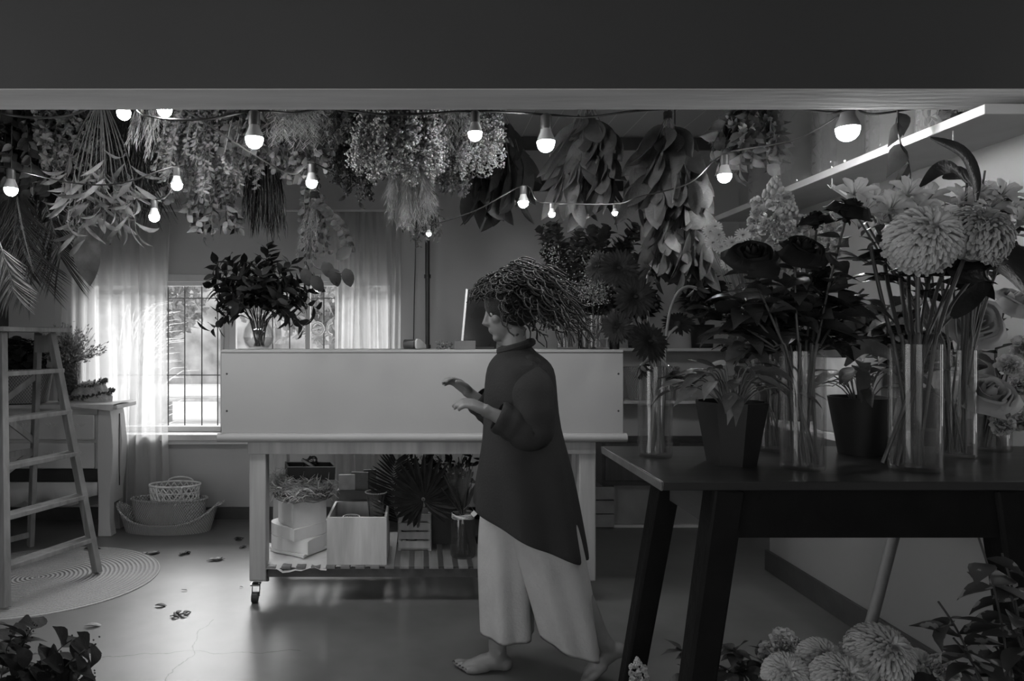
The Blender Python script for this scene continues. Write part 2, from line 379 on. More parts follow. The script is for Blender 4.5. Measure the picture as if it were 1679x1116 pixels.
# white lettering on the pane, read from outside: cup, round letter, half of the next
lt = M()
def arc(px, py, rx, rz, a0, a1, bar=None):
    c = P(px, py, BW+.068); pts = [c+V((math.cos(math.radians(a))*rx, 0, math.sin(math.radians(a))*rz)) for a in [a0+(a1-a0)*i/14 for i in range(15)]]
    lt.tube(pts, .009, 6)
    if bar: lt.tube([c+V((-rx, 0, 0)), c+V((rx, 0, .02))], .008, 6)
arc(496, 538, .042, .042, 180, 400); arc(521, 539, .042, .045, -150, 180, True); arc(545, 539, .04, .045, 90, 270); arc(571, 539, .04, .045, 0, 360)
lt.build('window_lettering', emit('letter_white', 0., .9), wr)

# ------------------------------------------------------------------ yard outside
struct(M().bb(-14, 12, BW+.17, 30, -.35, -.25), 'yard_ground', node_mat('pale_gravel', f_blotch(.62, .12, .8, 9), .8, .3))
struct(M().bb(-16, 14, 24, 24.3, -.3, 3.4), 'yard_wall', mat('boundary_hedge_wall', .30, .9, .5, 1.5))
m_tree = leafm('yard_foliage', .28, trans=.4); R = random.Random(5)
def yard_tree(x, y, r, h, label, nl):
    t = thing('yard_tree', label, 'tree', (x, y, -.25), 'trees beyond the window')
    M().tube([(x, y, -.25), (x+.05, y, h*.5), (x, y, h)], [.10, .08, .05], 8).build('trunk', mat('bark', .2, .9), t)
    q = M()
    for i in range(nl):
        d = rv(R).normalized(); p = V((x, y, h+r*.2))+V((d.x*r, d.y*r, d.z*r*.9))*R.uniform(.4, 1)
        q.leaf(p, rv(R), rv(R), .26, .13, 'small')
    q.build('foliage', m_tree, t, smooth=False)
yard_tree(-6.0, 15, 1.4, 2.0, 'pale leafy tree seen through the left end of the barred window', 1500)
yard_tree(-3.5, 17.0, 1.5, 2.6, 'leafy tree seen through the window above the far bench', 1300)
yard_tree(-1.6, 12.5, 1.2, 1.9, 'leafy tree seen through the window right of the bulb vase', 1000)
q = M()
t = thing('grass_clump', 'feathery plant growing just outside the window, beside the left curtain', 'plant', (-2.72, 6.6, -.25))
for i in range(150):
    b = V((-2.75+R.uniform(-.12, .12), 6.6+R.uniform(-.2, .2), -.25)); h = R.uniform(.5, 2.0); tp = b+V((R.uniform(-.1, .42)*1, R.uniform(-.2, .2), h))
    q.strip(bez(b, b+V((0, 0, h)), tp+V((.12, 0, -.1)), 7), [.012, .012, .012, .010, .010, .006, .002], V((0, 1, 0)))
q.build('blades', leafm('pale_grass', .5, trans=.4), t, smooth=False)
t = thing('garden_bench', 'low pale bench standing on the gravel seen through the window', 'bench', (-4.2, 13.0, -.25))
M().bb(-4.9, -3.5, 12.8, 13.3, .15, .22).build('bench_seat', mat('bench_grey', .35, .7), t)
for x in (-4.75, -3.65): M().bb(x-.06, x+.06, 12.85, 13.25, -.25, .15).build('leg', mat('bench_grey', .35), t)

# ------------------------------------------------------------------ curtains and rod
def f_curt(nt, L, pos): return noise_n(nt, pos, 3, 3), None
def curtain_mat(name, al, v=.8):
    m = mat(name, v*.85, .8, .04, 3, 0, trans=.62, spec=.1, alpha=al); return m
m_cur = curtain_mat('sheer_curtain_cloth', .72)
def curtain(name, label, x0, x1, z0, z1, nf, seed, amp=.028, y=BW-.13, parts=True):
    r = random.Random(seed); n = int(nf*10); rows = 14
    t = thing(name, label, 'curtain', ((x0+x1)/2, y, z0), 'sheer curtains on the back window')
    ph = [r.uniform(-.6, .6) for _ in range(int(nf)+2)]; vs = []
    for j in range(rows+1):
        tz = j/rows; z = z1+(z0-z1)*tz
        for i in range(n+1):
            u = i/n; k = u*nf; ki = int(k); fr_ = k-ki
            a = 2*PI*k+ph[ki]*(1-fr_)+ph[ki+1]*fr_
            vs.append(V((x0+(x1-x0)*u+.006*math.sin(k*3+tz*4)+.01*math.sin(tz*5+ki), y+amp*(.35+.65*min(1, tz*3))*math.sin(a)*(1+.4*math.sin(ki*2.3+tz*2)), z)))
    fs = [(j*(n+1)+i, j*(n+1)+i+1, (j+1)*(n+1)+i+1, (j+1)*(n+1)+i) for j in range(rows) for i in range(n)]
    q = M(); q.add(vs, fs); q.build('curtain_cloth', m_cur, t)
    h = M(); h.add([v+V((0, .004*(1 if i % 2 else -1), 0)) for i, v in enumerate(vs[:(n+1)*2])], [(i, i+1, n+2+i, n+1+i) for i in range(n)])
    h.build('header_tape', m_cur, t)
ZR = P(0, 343, BW-.17).z
curtain('curtain', 'left sheer curtain glowing in front of the window behind the dresser', (88-CX)*4.94/F, (277-CX)*4.94/F, .13, ZR-.012, 9, 3)
curtain('curtain', 'sheer curtain hanging behind the white counter, right of the window', (546-CX)*4.94/F, (657-CX)*4.94/F, .06, ZR-.012, 8, 8)
# roller panel and rod
tag(M().tube([(-2.75, BW-.13, ZR), (-.10, BW-.13, ZR)], .009, 8).tube([(-2.74, BW-.13, ZR), (-2.74, BW, ZR)], .006, 6).tube([(-.12, BW-.13, ZR), (-.12, BW, ZR)], .006, 6).build('curtain_rod', m_white, loc=(-1.4, BW-.13, ZR)),
    'thin curtain rod running above the barred window', 'curtain rod')

# ================================================================== COUNTER
CF = 3.40
m_cpan = node_mat('whitewashed_board', f_blotch(.34, .13, 2.2, 22), .5, .12)
m_cleg = node_mat('worn_pale_timber', wood(.38, 5, (1, 1, .07), .35), .55, .2)
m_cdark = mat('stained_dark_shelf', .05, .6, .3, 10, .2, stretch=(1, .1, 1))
ct = thing('counter', 'tall white panelled shop counter on wheeled timber legs', 'counter', (0, CF+.3, 0))
cx0, cx1 = (362.5-CX)*CF/F, (1022-CX)*CF/F; CT = 1.247
M().bb(cx0, cx1, CF, CF+.018, .84, CT-.015).build('front_panel', m_cpan, ct, bevel=.002)
for xx in (cx0, cx1-.018): M().bb(xx, xx+.018, CF+.018, CF+.30, .84, CT-.015).build('side_panel', m_cpan, ct, bevel=.002)
M().bb(cx0-.0, cx1+.0, CF-.004, CF+.32, CT-.015, CT).build('ledge_top', m_cpan, ct, bevel=.003)
M().bb(cx0-.01, cx1+.01, CF-.02, CF+.68, .805, .84).build('worktop', m_cpan, ct, bevel=.016)
M().tube([(cx0-.012, CF-.012, .822), (cx1+.012, CF-.012, .822)], .022, 12).build('rounded_molding', m_cpan, ct)
M().bb((405-CX)*CF/F, (978-CX)*CF/F, CF+.012, CF+.035, .738, .805).bb((405-CX)*CF/F, (978-CX)*CF/F, CF+.60, CF+.62, .738, .805).build('apron', m_cleg, ct, bevel=.002)
for px in (372, 1014):
    for z in (1.13, .95):
        M().ball(((px-CX)*CF/F, CF-.001, z), .005, sy=.4).build('screw_head', m_iron, ct)
for lx in ((406-CX)*CF/F, (952-CX)*CF/F):
    for ly in (CF+.03, CF+.58):
        g = M(); w_ = .082; z0 = .085
        g.add([V((lx, ly, z0+.03)), V((lx+w_, ly, z0+.03)), V((lx+w_, ly+w_, z0)), V((lx, ly+w_, z0)),
               V((lx, ly, .80)), V((lx+w_, ly, .80)), V((lx+w_, ly+w_, .80)), V((lx, ly+w_, .80))], [(3,2,1,0),(4,5,6,7),(0,1,5,4),(1,2,6,5),(2,3,7,6),(3,0,4,7)])
        lg = g.build('leg', m_cleg, ct, bevel=.006, smooth=False)
        wl = M().tube([(lx+.008, ly+.03, .027), (lx+.036, ly+.03, .027)], .027, 18).build('caster_wheel', mat('black_rubber', .02, .4), lg)
        M().tube([(lx+.003, ly+.03, .03), (lx+.003, ly+.045, .09)], .006, 6).tube([(lx+.04, ly+.03, .03), (lx+.04, ly+.045, .09)], .006, 6).bb(lx+.0, lx+.045, ly+.02, ly+.065, .083, .09).build('caster_fork', mat('steel', .4, .3, metal=1), lg)
# lower slatted shelf
SZ = .185
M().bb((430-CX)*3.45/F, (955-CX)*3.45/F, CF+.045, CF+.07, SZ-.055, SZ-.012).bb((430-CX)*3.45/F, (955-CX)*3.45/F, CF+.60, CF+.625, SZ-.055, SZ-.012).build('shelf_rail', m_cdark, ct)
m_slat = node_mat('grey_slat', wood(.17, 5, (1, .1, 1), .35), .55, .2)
k = 0; x = (438-CX)*3.45/F
while x < (945-CX)*3.45/F:
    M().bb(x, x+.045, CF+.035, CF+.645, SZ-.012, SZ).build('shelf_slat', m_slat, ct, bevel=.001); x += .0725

# ================================================================== DARK TABLE
m_tt = node_mat('dark_table_top', wood(.020, 5, (.08, 1, 1), .6), .32, .15)
m_tb = mat('black_stained_wood', .005, .6, .3, 12, .2, spec=.15)
m_te = node_mat('worn_table_edge', f_blotch(.10, .9, 9, 60), .6, .4)
TZ, TX0, TX1, TY0, TY1 = .968, .562, 1.88, 1.63, 2.17
tb = thing('work_table', 'dark wooden work table with splayed legs carrying the flower vases', 'table', (1.1, 1.9, 0))
M().bb(TX0, TX1, TY0, TY1, TZ-.021, TZ).build('tabletop', m_tt, tb, bevel=.002)
M().bb(TX0-.004, TX0+.001, TY0, TY1, TZ-.022, TZ-.001).build('worn_edge', m_te, tb, bevel=.0015)
M().bb(.70, 1.44, TY0+.02, TY0+.045, .832, TZ-.021).build('apron', m_tb, tb)
M().bb(.70, 1.44, TY1-.07, TY1-.045, .852, TZ-.021).build('apron', m_tb, tb)
M().beam((.745, TY0+.04, .865), (.745, TY1-.09, .865), .02, .085).build('side_apron', m_cdark, tb)
M().beam((1.41, TY0+.04, .865), (1.41, TY1-.09, .865), .02, .085).build('side_apron', m_cdark, tb)
for (tx, ty, bx, by, w0, w1) in ((.725, TY0+.045, .585, TY0+.03, .076, .062), (.748, TY1-.07, .60, TY1-.02, .072, .058), (1.385, TY0+.045, 1.50, TY0+.03, .076, .062), (1.36, TY1-.07, 1.47, TY1-.02, .072, .058)):
    if ty > 1.9 and tx > 1: continue
    M().beam((tx, ty, TZ-.021), (bx, by, 0), w0, .07, V((0, 1, 0)), w1, .055).build('leg', m_tb, tb, bevel=.008, smooth=False)
M().beam((1.83, TY1-.07, TZ-.021), (1.88, TY1-.07, 0), .07, .07, V((0, 1, 0)), .055, .055).build('leg', m_tb, tb, bevel=.008)
tag(M().tube([P(1481, 820, 2.28), P(1465, 880, 2.27), P(1422, 1045, 2.2), ((1374-CX)*2.15/F, 2.15, .005)], [.0165]*4, 14).build('broom_handle', node_mat('grey_pole_wood', wood(.12, 6, (1, 1, .1), .3), .5), loc=((1374-CX)*2.15/F, 2.15, 0)),
    'round wooden pole leaning up under the dark work table', 'pole')
# ================================================================== LEFT SIDE
m_lad = node_mat('weathered_ladder_wood', wood(.23, 6, (1, 1, .1), .45), .65, .25)
fR, rR, fL = FL(160, 942), FL(50, 895), FL(9, 1000)
tR, tL = V((-2.125, 4.03, 1.33)), V((-2.185, 3.66, 1.33))
rRt, rL, rLt = V((-2.235, 4.10, 1.33)), FL(50, 895)+V((-.36, -.62, 0)), V((-2.31, 3.66, 1.33))
ld = thing('step_ladder', 'weathered wooden A-frame step ladder standing on the round rug', 'ladder', (-2.1, 3.9, 0))
ux = (tR-tL).normalized()
for a, b in ((fR, tR), (fL, tL)): M().beam(a+V((0, 0, .012)), b, .03, .065, (rR-fR).normalized()).build('front_rail', m_lad, ld, bevel=.003, smooth=False)
for a, b in ((rR, rRt), (rL, rLt)): M().beam(a, b, .028, .05, (rR-fR).normalized()).build('rear_leg', m_lad, ld, bevel=.003, smooth=False)
for z in (1.118, .886, .655, .42, .19):
    a = fL.lerp(tL, z/1.33); b = fR.lerp(tR, z/1.33); dd = (b-a).normalized(); pp = V((-.94, .35, 0))
    M().beam(a-dd*.012+pp*.01, b+dd*.012+pp*.01, .085, .024).build('step', m_lad, ld, bevel=.003, smooth=False)
pc = (tR+tL+rRt+rLt)/4+V((0, 0, .02))
M().beam(pc-ux*.27, pc+ux*.27, .26, .026).build('top_platform', m_lad, ld, bevel=.004, smooth=False)
M().beam(tR+V((-.02, .03, -.06)), tR+V((-.12, .06, -.06)), .02, .1).build('hinge_block', m_lad, ld, bevel=.002, smooth=False)
def on(a, b, z): return a.lerp(b, z/1.33)
for z1, z2 in ((1.08, .72), (.62, .18)):
    M().beam(on(rR, rRt, z1)+V((0, -.01, 0)), on(rL, rLt, z2), .012, .035).build('brace', m_lad, ld, smooth=False)
    M().beam(on(rR, rRt, z2-.1), on(rL, rLt, z2-.1), .012, .035).build('brace', m_lad, ld, smooth=False)
M().beam(on(rR, rRt, .68), on(rL, rLt, 1.06), .012, .035).build('brace', m_lad, ld, smooth=False)

# braided rug
rg = M().lathe([(0, .008), (.56, .008), (.575, .004), (.575, 0)], (0, 0, 0), 72, sx=1.1).xf(Matrix.Translation((-2.08, 3.80, .0)))
ro = rg.build('braided_rug', node_mat('braided_jute', f_rug, .9, .7, .006), loc=(-2.08, 3.80, 0))
tag(ro, 'round braided jute rug lying under the step ladder', 'rug')

# dresser
m_dr = node_mat('chalk_painted_wood', f_blotch(.50, .15, 3, 40), .55, .15)
m_drd = mat('dresser_recess_shade', .02, .8)  # near-black colour that paints shade for the slot and groove
DX1, DY0, DY1, DZ = -2.03, 4.60, 4.885, .87
DX0 = LW+.01
dr = thing('dresser', 'pale painted chest of drawers with curved feet beside the glowing curtain', 'dresser', ((DX0+DX1)/2, 4.8, 0))
M().bb(DX0, DX1-.055, DY0+.04, DY1, .36, DZ-.035).build('carcass', m_dr, dr, smooth=False)
tp = M(); nseg = 18; top = []; 
for i in range(nseg+1):
    u = i/nseg; x = DX0+(DX1+.05-DX0)*u; top.append(V((x, DY0-.03-.012*math.sin(u*PI*4), DZ-.03)))
vs = top+[V((p.x, DY1+.0, DZ-.03)) for p in top]; vs += [v+V((0, 0, .028)) for v in vs]; n1 = nseg+1
fs = []
for i in range(nseg): fs += [(i, i+n1, i+1+n1, i+1), (2*n1+i, 2*n1+i+1, 3*n1+i+1, 3*n1+i), (i, i+1, 2*n1+i+1, 2*n1+i), (n1+i, 3*n1+i, 3*n1+i+1, n1+i+1)]
fs += [(nseg, n1+nseg, 3*n1+nseg, 2*n1+nseg)]
tp.add(vs, fs); tp.build('dresser_top', m_dr, dr, smooth=False, bevel=.006)
# bombe corner posts with cabriole feet
def post(x, w_, y):
    prof = [(0, .015), (.10, .0), (.28, .002), (.42, .022), (.60, .03), (.78, .012), (.84, 0)]
    q = M(); pts = []
    for z, o_ in prof: pts.append((z, o_))
    vs = []
    for z, o_ in pts:
        xx = x+w_+ (o_-.02); 
        vs += [V((x, y-o_*.6, z)), V((xx, y-o_*.6, z)), V((xx, y+.07, z)), V((x, y+.07, z))]
    fs = []
    for i in range(len(pts)-1):
        a = i*4; fs += [(a, a+1, a+5, a+4), (a+1, a+2, a+6, a+5), (a+2, a+3, a+7, a+6), (a+3, a, a+4, a+7)]
    fs += [(3, 2, 1, 0), tuple(len(vs)-4+k for k in range(4))]
    q.add(vs, fs); return q
for x in (DX1-.095, DX0): post(x, .095 if x > -2.5 else .08, DY0+.02).build('leg', m_dr, dr, bevel=.004)
for x in (DX1-.08, DX0): post(x, .06, DY1-.08).build('leg', m_dr, dr, bevel=.004)
M().bb(DX1-.055, DX1-.03, DY0+.06, DY1-.03, .20, DZ-.03).build('side_panel', m_dr, dr, bevel=.003)
M().bb(DX1-.032, DX1-.028, DY1-.10, DY1-.085, .30, DZ-.08).build('groove_shade', m_drd, dr)  # thin dark strip painting a groove's shade on the side panel
for z0, z1 in ((.635, .80), (.445, .615)):
    d_ = M().bb(DX0+.09, DX1-.12, DY0+.015, DY0+.045, z0, z1).build('drawer', m_dr, dr, bevel=.006)
    g = M(); x_a, x_b = DX0+.18, DX1-.22; zc = (z0+z1)/2+.015
    for k in range(4):
        xx = x_a+(x_b-x_a)*k/3
        for s_ in (-1, 1):
            pts = [V((xx+s_*(.004+.022*t*math.cos(t*5)), DY0+.014, zc+.012*math.sin(t*7))) for t in [i/9 for i in range(10)]]
            g.tube([p+V((s_*.03*i/9, 0, 0)) for i, p in enumerate(pts)], .0035, 5)
    g.build('carved_scroll', m_dr, d_)
M().bb(DX0+.08, DX1-.10, DY0+.035, DY0+.042, .355, .44).build('slot_shade', m_drd, dr)  # dark sheet on the carcass front, painting the shade of an open slot
ap = M(); xs = [DX0+.08+(DX1-.10-DX0-.08)*i/24 for i in range(25)]
vs = [V((x, DY0+.02, .355)) for x in xs]+[V((x, DY0+.02, .235+.035*math.cos((i/24)*4*PI)-(.04 if 9 < i < 15 else 0))) for i, x in enumerate(xs)]
ap.add(vs, [(i, i+1, 25+i+1, 25+i) for i in range(24)]); ap.build('scalloped_apron', m_dr, dr, thick=.018)
M().bb(DX0, DX1-.1, DY0+.02, DY0+.045, .80, DZ-.03).build('top_rail', m_dr, dr)

# things on the dresser
def hexm(name, lo, hi, s_):
    def f(nt, L, pos):
        v_ = nn(nt, 'ShaderNodeTexVoronoi'); v_.inputs['Scale'].default_value = s_; L(pos, v_.inputs['Vector'])
        k = v_.outputs['Distance']; return mth(nt, 'MULTIPLY_ADD', mth(nt, 'SMOOTH_MIN', k, .6, .1), (hi-lo), lo), mth(nt, 'MULTIPLY', k, -1)
    return node_mat(name, f, .45, .8, .01)
R = random.Random(11)
bx = P(35, 655, 4.72); bz = DZ
t = thing('planter_basket', 'grey woven-look planter basket on the dresser behind the ladder', 'planter', (bx.x, bx.y, bz))
q = M().lathe([(.11, 0), (.15, .005), (.175, .20), (.178, .23), (.168, .23), (.15, .02)], (bx.x, bx.y, bz), 36, sx=1.1)
q.build('basket_wall', node_mat('knit_plastic', weave(60, 260, .10, .34), .6, .6), t)
M().lathe([(0, .19), (.168, .2)], (bx.x, bx.y, bz), 20).build('soil', mat('dark_soil', .02, .9), t)
q = M()
for i in range(60):
    a = R.uniform(0, 2*PI); rr = R.uniform(.02, .14); b = V((bx.x+math.cos(a)*rr*.5, bx.y+math.sin(a)*rr*.5, bz+.19)); h = b+V((math.cos(a)*rr*1.1, math.sin(a)*rr, R.uniform(.05, .23)))
    q.tube([b, h], .002, 4, False)
    for k in range(5): q.leaf(h+rv(R, .02), rv(R)+V((0, 0, .2)), V((0, 0, 1)), .065, .06, 'round', .7)
q.build('foliage', leafm('dark_potleaf', .035), t)
bx = P(113, 650, 4.79)
t = thing('dimpled_pot', 'dark dimpled cylinder pot holding a fine airy plant on the dresser', 'plant pot', (bx.x, bx.y, bz))
M().lathe([(0, 0), (.062, 0), (.068, .01), (.075, .26), (.079, .265), (.07, .262), (.066, .24), (0, .24)], (bx.x, bx.y, bz), 32).build('pot', hexm('dimpled_black', .10, .01, 55), t)
q = M()
for i in range(230):
    a = R.uniform(0, 2*PI); e_ = R.uniform(.0, 1.25); L_ = R.uniform(.12, .30); d = V((math.cos(a)*math.sin(e_), math.sin(a)*math.sin(e_), math.cos(e_)))
    b = V((bx.x, bx.y, bz+.25)); tp_ = b+d*L_
    q.tube([b, b+d*L_*.5+rv(R, .01), tp_], .0012, 3, False)
    for k in range(7): q.leaf(b+d*L_*R.uniform(.35, 1)+rv(R, .022), rv(R)+d, rv(R), .022, .011, 'small')
q.build('foliage', leafm('airy_leaf', .25, trans=.3), t)
# folded wreath of rosettes / fluffy bonnet
bx = P(150, 652, 4.74)
t = thing('rosette_bonnet', 'fluffy trimmed bonnet resting on the dresser by the paper sheet', 'hat', (bx.x, bx.y, bz))
q = M(); 
q.lathe([(.13, .004), (.135, .04), (.12, .07), (.09, .12), (.04, .14), (0, .145)], (bx.x, bx.y, bz), 40, sx=1.0, sy=.7, wave=lambda a, t_: .05*math.sin(9*a+t_*4))
q.build('crown', mat('felt_pale', .42, .9, .2, 30, .5), t)
for zz, rr, nm in ((.055, .132, 30), (.125, .085, 20)):
    q = M()
    for i in range(nm*3):
        a = 2*PI*i/(nm*3); c_ = V((bx.x+math.cos(a)*rr, bx.y+math.sin(a)*rr*.7, bz+zz+.02*math.sin(a+1)))
        for k in range(2): q.leaf(c_, rv(R)+V((math.cos(a), math.sin(a), .3)), rv(R), .028, .018, 'small')
    q.build('trim_garland', leafm('dry_sprig', .13), t)
pts = []; q = M()
for i in range(9):
    for j in range(7):
        u, v_ = i/8, j/6; x = -2.34+u*.34; y = 4.53+v_*.26; z = DZ+.004+(.008*math.sin(u*5+v_*2)+.008 if v_ > .1 else 0)
        if v_ < .17: y = 4.545; z = DZ+.004+(-.035*(1-v_*6))*(.2+u)
        pts.append(V((x+v_*.06, y, z)))
q.add(pts, [(i*7+j, (i+1)*7+j, (i+1)*7+j+1, i*7+j+1) for i in range(8) for j in range(6)])
tag(q.build('paper_sheet', mat('newsprint', .55, .7, .15, 14), loc=(-2.2, 4.6, DZ)), 'creased sheet of paper lying over the dresser edge', 'paper')

# baskets on the floor
def bask(cx_, cy_, z0, rx, ry, h, fl, rise, name, label, m, rim=.008, ang=0., handles=True, n=56, open_=False):
    t = thing(name, label, 'basket', (cx_, cy_, z0)); q = M()
    def ring(rx_, ry_, zf): return [V((math.cos(a)*rx_, math.sin(a)*ry_, zf(a))) for a in [2*PI*k/n for k in range(n)]]
    rows = []
    for j in range(9):
        s_ = j/8; rows.append(ring(rx*(1-fl+fl*s_), ry*(1-fl+fl*s_), lambda a, s_=s_: s_*(h+rise*abs(math.cos(a))**3)))
    for j in range(8, -1, -1):
        s_ = j/8; rows.append(ring((rx-rim)*(1-fl+fl*s_), (ry-rim)*(1-fl+fl*s_), lambda a, s_=s_: .006+s_*(h+rise*abs(math.cos(a))**3-.006)))
    vs = [v for r_ in rows for v in r_]; m_ = len(rows)
    fs = [(i*n+k, i*n+(k+1)%n, (i+1)*n+(k+1)%n, (i+1)*n+k) for i in range(m_-1) for k in range(n)]+[tuple((m_-1)*n+k for k in range(n)), tuple(range(n))[::-1]]
    X_ = Matrix.Translation((cx_, cy_, z0)) @ Matrix.Rotation(ang, 4, 'Z')
    if not open_: q.add(vs, fs); q.xf(X_); q.build('basket_wall', m, t)
    else:
        for dirn in (1, -1):
            for k in range(0, n, 2):
                pts = []
                for j in range(9):
                    kk = k+dirn*j*.8; a = 2*PI*kk/n; s_ = j/8; w2 = 1-fl+fl*s_
                    pts.append(V((math.cos(a)*rx*w2, math.sin(a)*ry*w2, .004+s_*h)))
                q.tube(pts, .0042, 4)
        for s_ in (0.02, .3, .5, .75):
            w2 = 1-fl+fl*s_; q.tube([V((math.cos(2*PI*k/n)*rx*w2, math.sin(2*PI*k/n)*ry*w2, s_*h+.004)) for k in range(n+1)], .005, 4)
        q.add([V((math.cos(2*PI*k/n)*rx*(1-fl), math.sin(2*PI*k/n)*ry*(1-fl), .003)) for k in range(n)], [tuple(range(n))])
        q.xf(X_); q.build('basket_wall', m, t)
    rm = M().tube([V((math.cos(2*PI*k/n)*rx, math.sin(2*PI*k/n)*ry, h+rise*abs(math.cos(2*PI*k/n))**3)) for k in range(n+1)], rim, 6).xf(X_)
    rm.build('rim', m, t)
    if handles:
        for s_ in (0, 1) if handles is True else ():
            hh = M(); A_ = PI*s_
            for w2 in (0, 1):
                c_ = V((math.cos(A_)*rx, 0, h+rise)); hh.tube([c_+V((math.cos(A_)*(.01+.03*math.sin(PI*t_)), .05*math.cos(PI*t_), .03*math.sin(PI*t_)*(.3)-(0.006*w2))) for t_ in [i/8 for i in range(9)]], .006, 5)
            hh.xf(X_).build('handle', m, t)
    return t, X_
m_b1 = node_mat('seagrass_weave', weave(110, 330, .24, .6), .8, .8, .006)
m_b2 = node_mat('rush_weave', weave(80, 260, .2, .52), .8, .8, .006)
m_b3 = mat('pale_cane', .6, .6, .2, 30)
bask((276-CX)*4.76/F, 4.76, 0, .34, .155, .065, .16, .12, 'boat_basket', 'long boat-shaped seagrass basket on the floor by the dresser', m_b1)
bask((278-CX)*4.77/F, 4.77, .025, .255, .125, .19, .10, .0, 'oval_basket', 'oval woven rush basket nested in the boat-shaped basket', m_b2, handles=False)
t, X_ = bask((287-CX)*4.77/F, 4.77, .12, .17, .11, .19, .12, 0, 'lattice_basket', 'small open lattice cane basket sitting on top of the two nested baskets', m_b3, rim=.007, handles=False, n=48, open_=True)
for y_, k in ((-.11, -1), (.11, 1)):
    M().tube([X_ @ V((math.cos(a)*.085, y_*1.03, .19+(.03 if k > 0 else -.13)*math.sin(a))) for a in [PI*i/14 for i in range(15)]], .006, 5).build('handle', m_b3, t)
# dried leaves scattered on the floor
m_dl, m_dl2 = leafm('fallen_dark', .04), leafm('fallen_pale', .30)
for i, (px, py, s_, nl, a, mm, lb) in enumerate([(150, 903, .09, 2, .2, m_dl, 'curled dark leaf on the rug beside the ladder foot'), (247, 909, .09, 4, .5, m_dl2, 'grey fallen sprig lying over the rug edge'),
    (300, 909, .07, 4, 1.2, m_dl, 'crumpled dark leaf just right of the rug'), (354, 919, .09, 3, .4, m_dl2, 'pale and dark twig on the floor left of the counter leg'),
    (394, 884, .06, 5, 2, m_dl, 'small dry sprig behind the counter wheel, furthest back'), (398, 898, .05, 3, 1, m_dl, 'dark leaf scrap beside the counter leg'),
    (267, 994, .08, 1, 0, m_dl, 'single dark boat-shaped leaf on open floor'), (293, 1009, .07, 5, .6, m_dl, 'dark leafy twig nearest the floor crack'),
    (157, 1027, .10, 1, .2, m_dl2, 'pale folded leaf in front of the rug'), (302, 968, .03, 2, .2, m_dl2, 'tiny pale petal scrap on open floor'), (396, 963, .02, 1, .4, m_dl, 'tiny dark scrap near the counter wheel')]):
    c_ = FL(px, py); c_.z = .010 if (px-152)**2+(py-955)**2*4 < 110**2 else .002; q = M()
    ax = V((math.cos(a), math.sin(a)*.8, 0)); r = random.Random(i)
    if nl > 2: q.tube([c_-ax*s_*.6+V((0, 0, .004)), c_+ax*s_*.6+V((0, 0, .006))], .0018, 4)
    for k in range(nl):
        dd = (ax+rv(r, .9 if nl > 1 else .1)); dd.z = abs(dd.z)*.15
        q.leaf(c_+ax*s_*(k/nl-.5)+V((0, 0, .004)), dd, V((0, 0, 1)), s_*(.7 if nl > 1 else 1), s_*.34, 'ovate', .4, .6)
    tag(q.build('fallen_leaf', mm, loc=c_, thick=.0008), lb, 'leaf', 'dry leaves on the floor')

# ================================================================== UNDER THE COUNTER
m_paper = mat('white_card', .72, .6, .06, 10); 
def heart(c, s_, h, ang, q):
    pts = []
    for k in range(40):
        a = 2*PI*k/40; x = .95*math.sin(a)**3; y = (13*math.cos(a)-5*math.cos(2*a)-2*math.cos(3*a)-math.cos(4*a))/16
        v = V((x*s_, (y)*s_, 0)); v.rotate(Quaternion((0, 0, 1), ang)); pts.append(v+V(c))
    q.add(pts+[p+V((0, 0, h)) for p in pts], [tuple(range(40)), tuple(range(40, 80))[::-1]]+[(k, 40+k, 40+(k+1)%40, (k+1)%40) for k in range(40)])
bx = V(((492-CX)*3.66/F, 3.68, SZ)); z = SZ+.012
for i, (s_, h, a, dx, lb) in enumerate([(.165, .014, .25, 0, 'flat white heart-shaped lid at the bottom of the box stack'), (.16, .065, .35, .005, 'white heart-shaped box second from the bottom of the stack'),
        (.155, .06, .05, -.012, 'white heart-shaped box third from the bottom of the stack'), (.135, .125, -.1, .0, 'tall white heart-shaped box carrying the twig wreath')]):
    q = M(); heart((bx.x+dx, bx.y, z), s_, h, a, q); t = thing('heart_box', lb, 'box', (bx.x+dx, bx.y, z), 'white heart-shaped boxes under the counter')
    q.build('box_body', m_paper, t, bevel=.003, smooth=False); z += h+.001
wz = z
pts = []; q = M()
r = random.Random(3)
for i in range(13):
    for j in range(9):
        u, v_ = i/12, j/8; x = bx.x-.20+u*.37; y = 3.445+v_*.36; zz = SZ+.002+.008*abs(math.sin(i*1.7+j))*1
        if j == 0: zz = SZ-.018+.010*math.sin(i*.8)+.006*math.sin(i*2.1); y = 3.433
        pts.append(V((x+r.uniform(-.004, .004), y, zz)))
q.add(pts, [(i*9+j, (i+1)*9+j, (i+1)*9+j+1, i*9+j+1) for i in range(12) for j in range(8)])
tag(q.build('tissue_paper', mat('tissue', .6, .7, .1, 12), loc=(bx.x, 3.6, SZ)), 'crumpled white tissue paper under the heart-shaped boxes', 'paper')
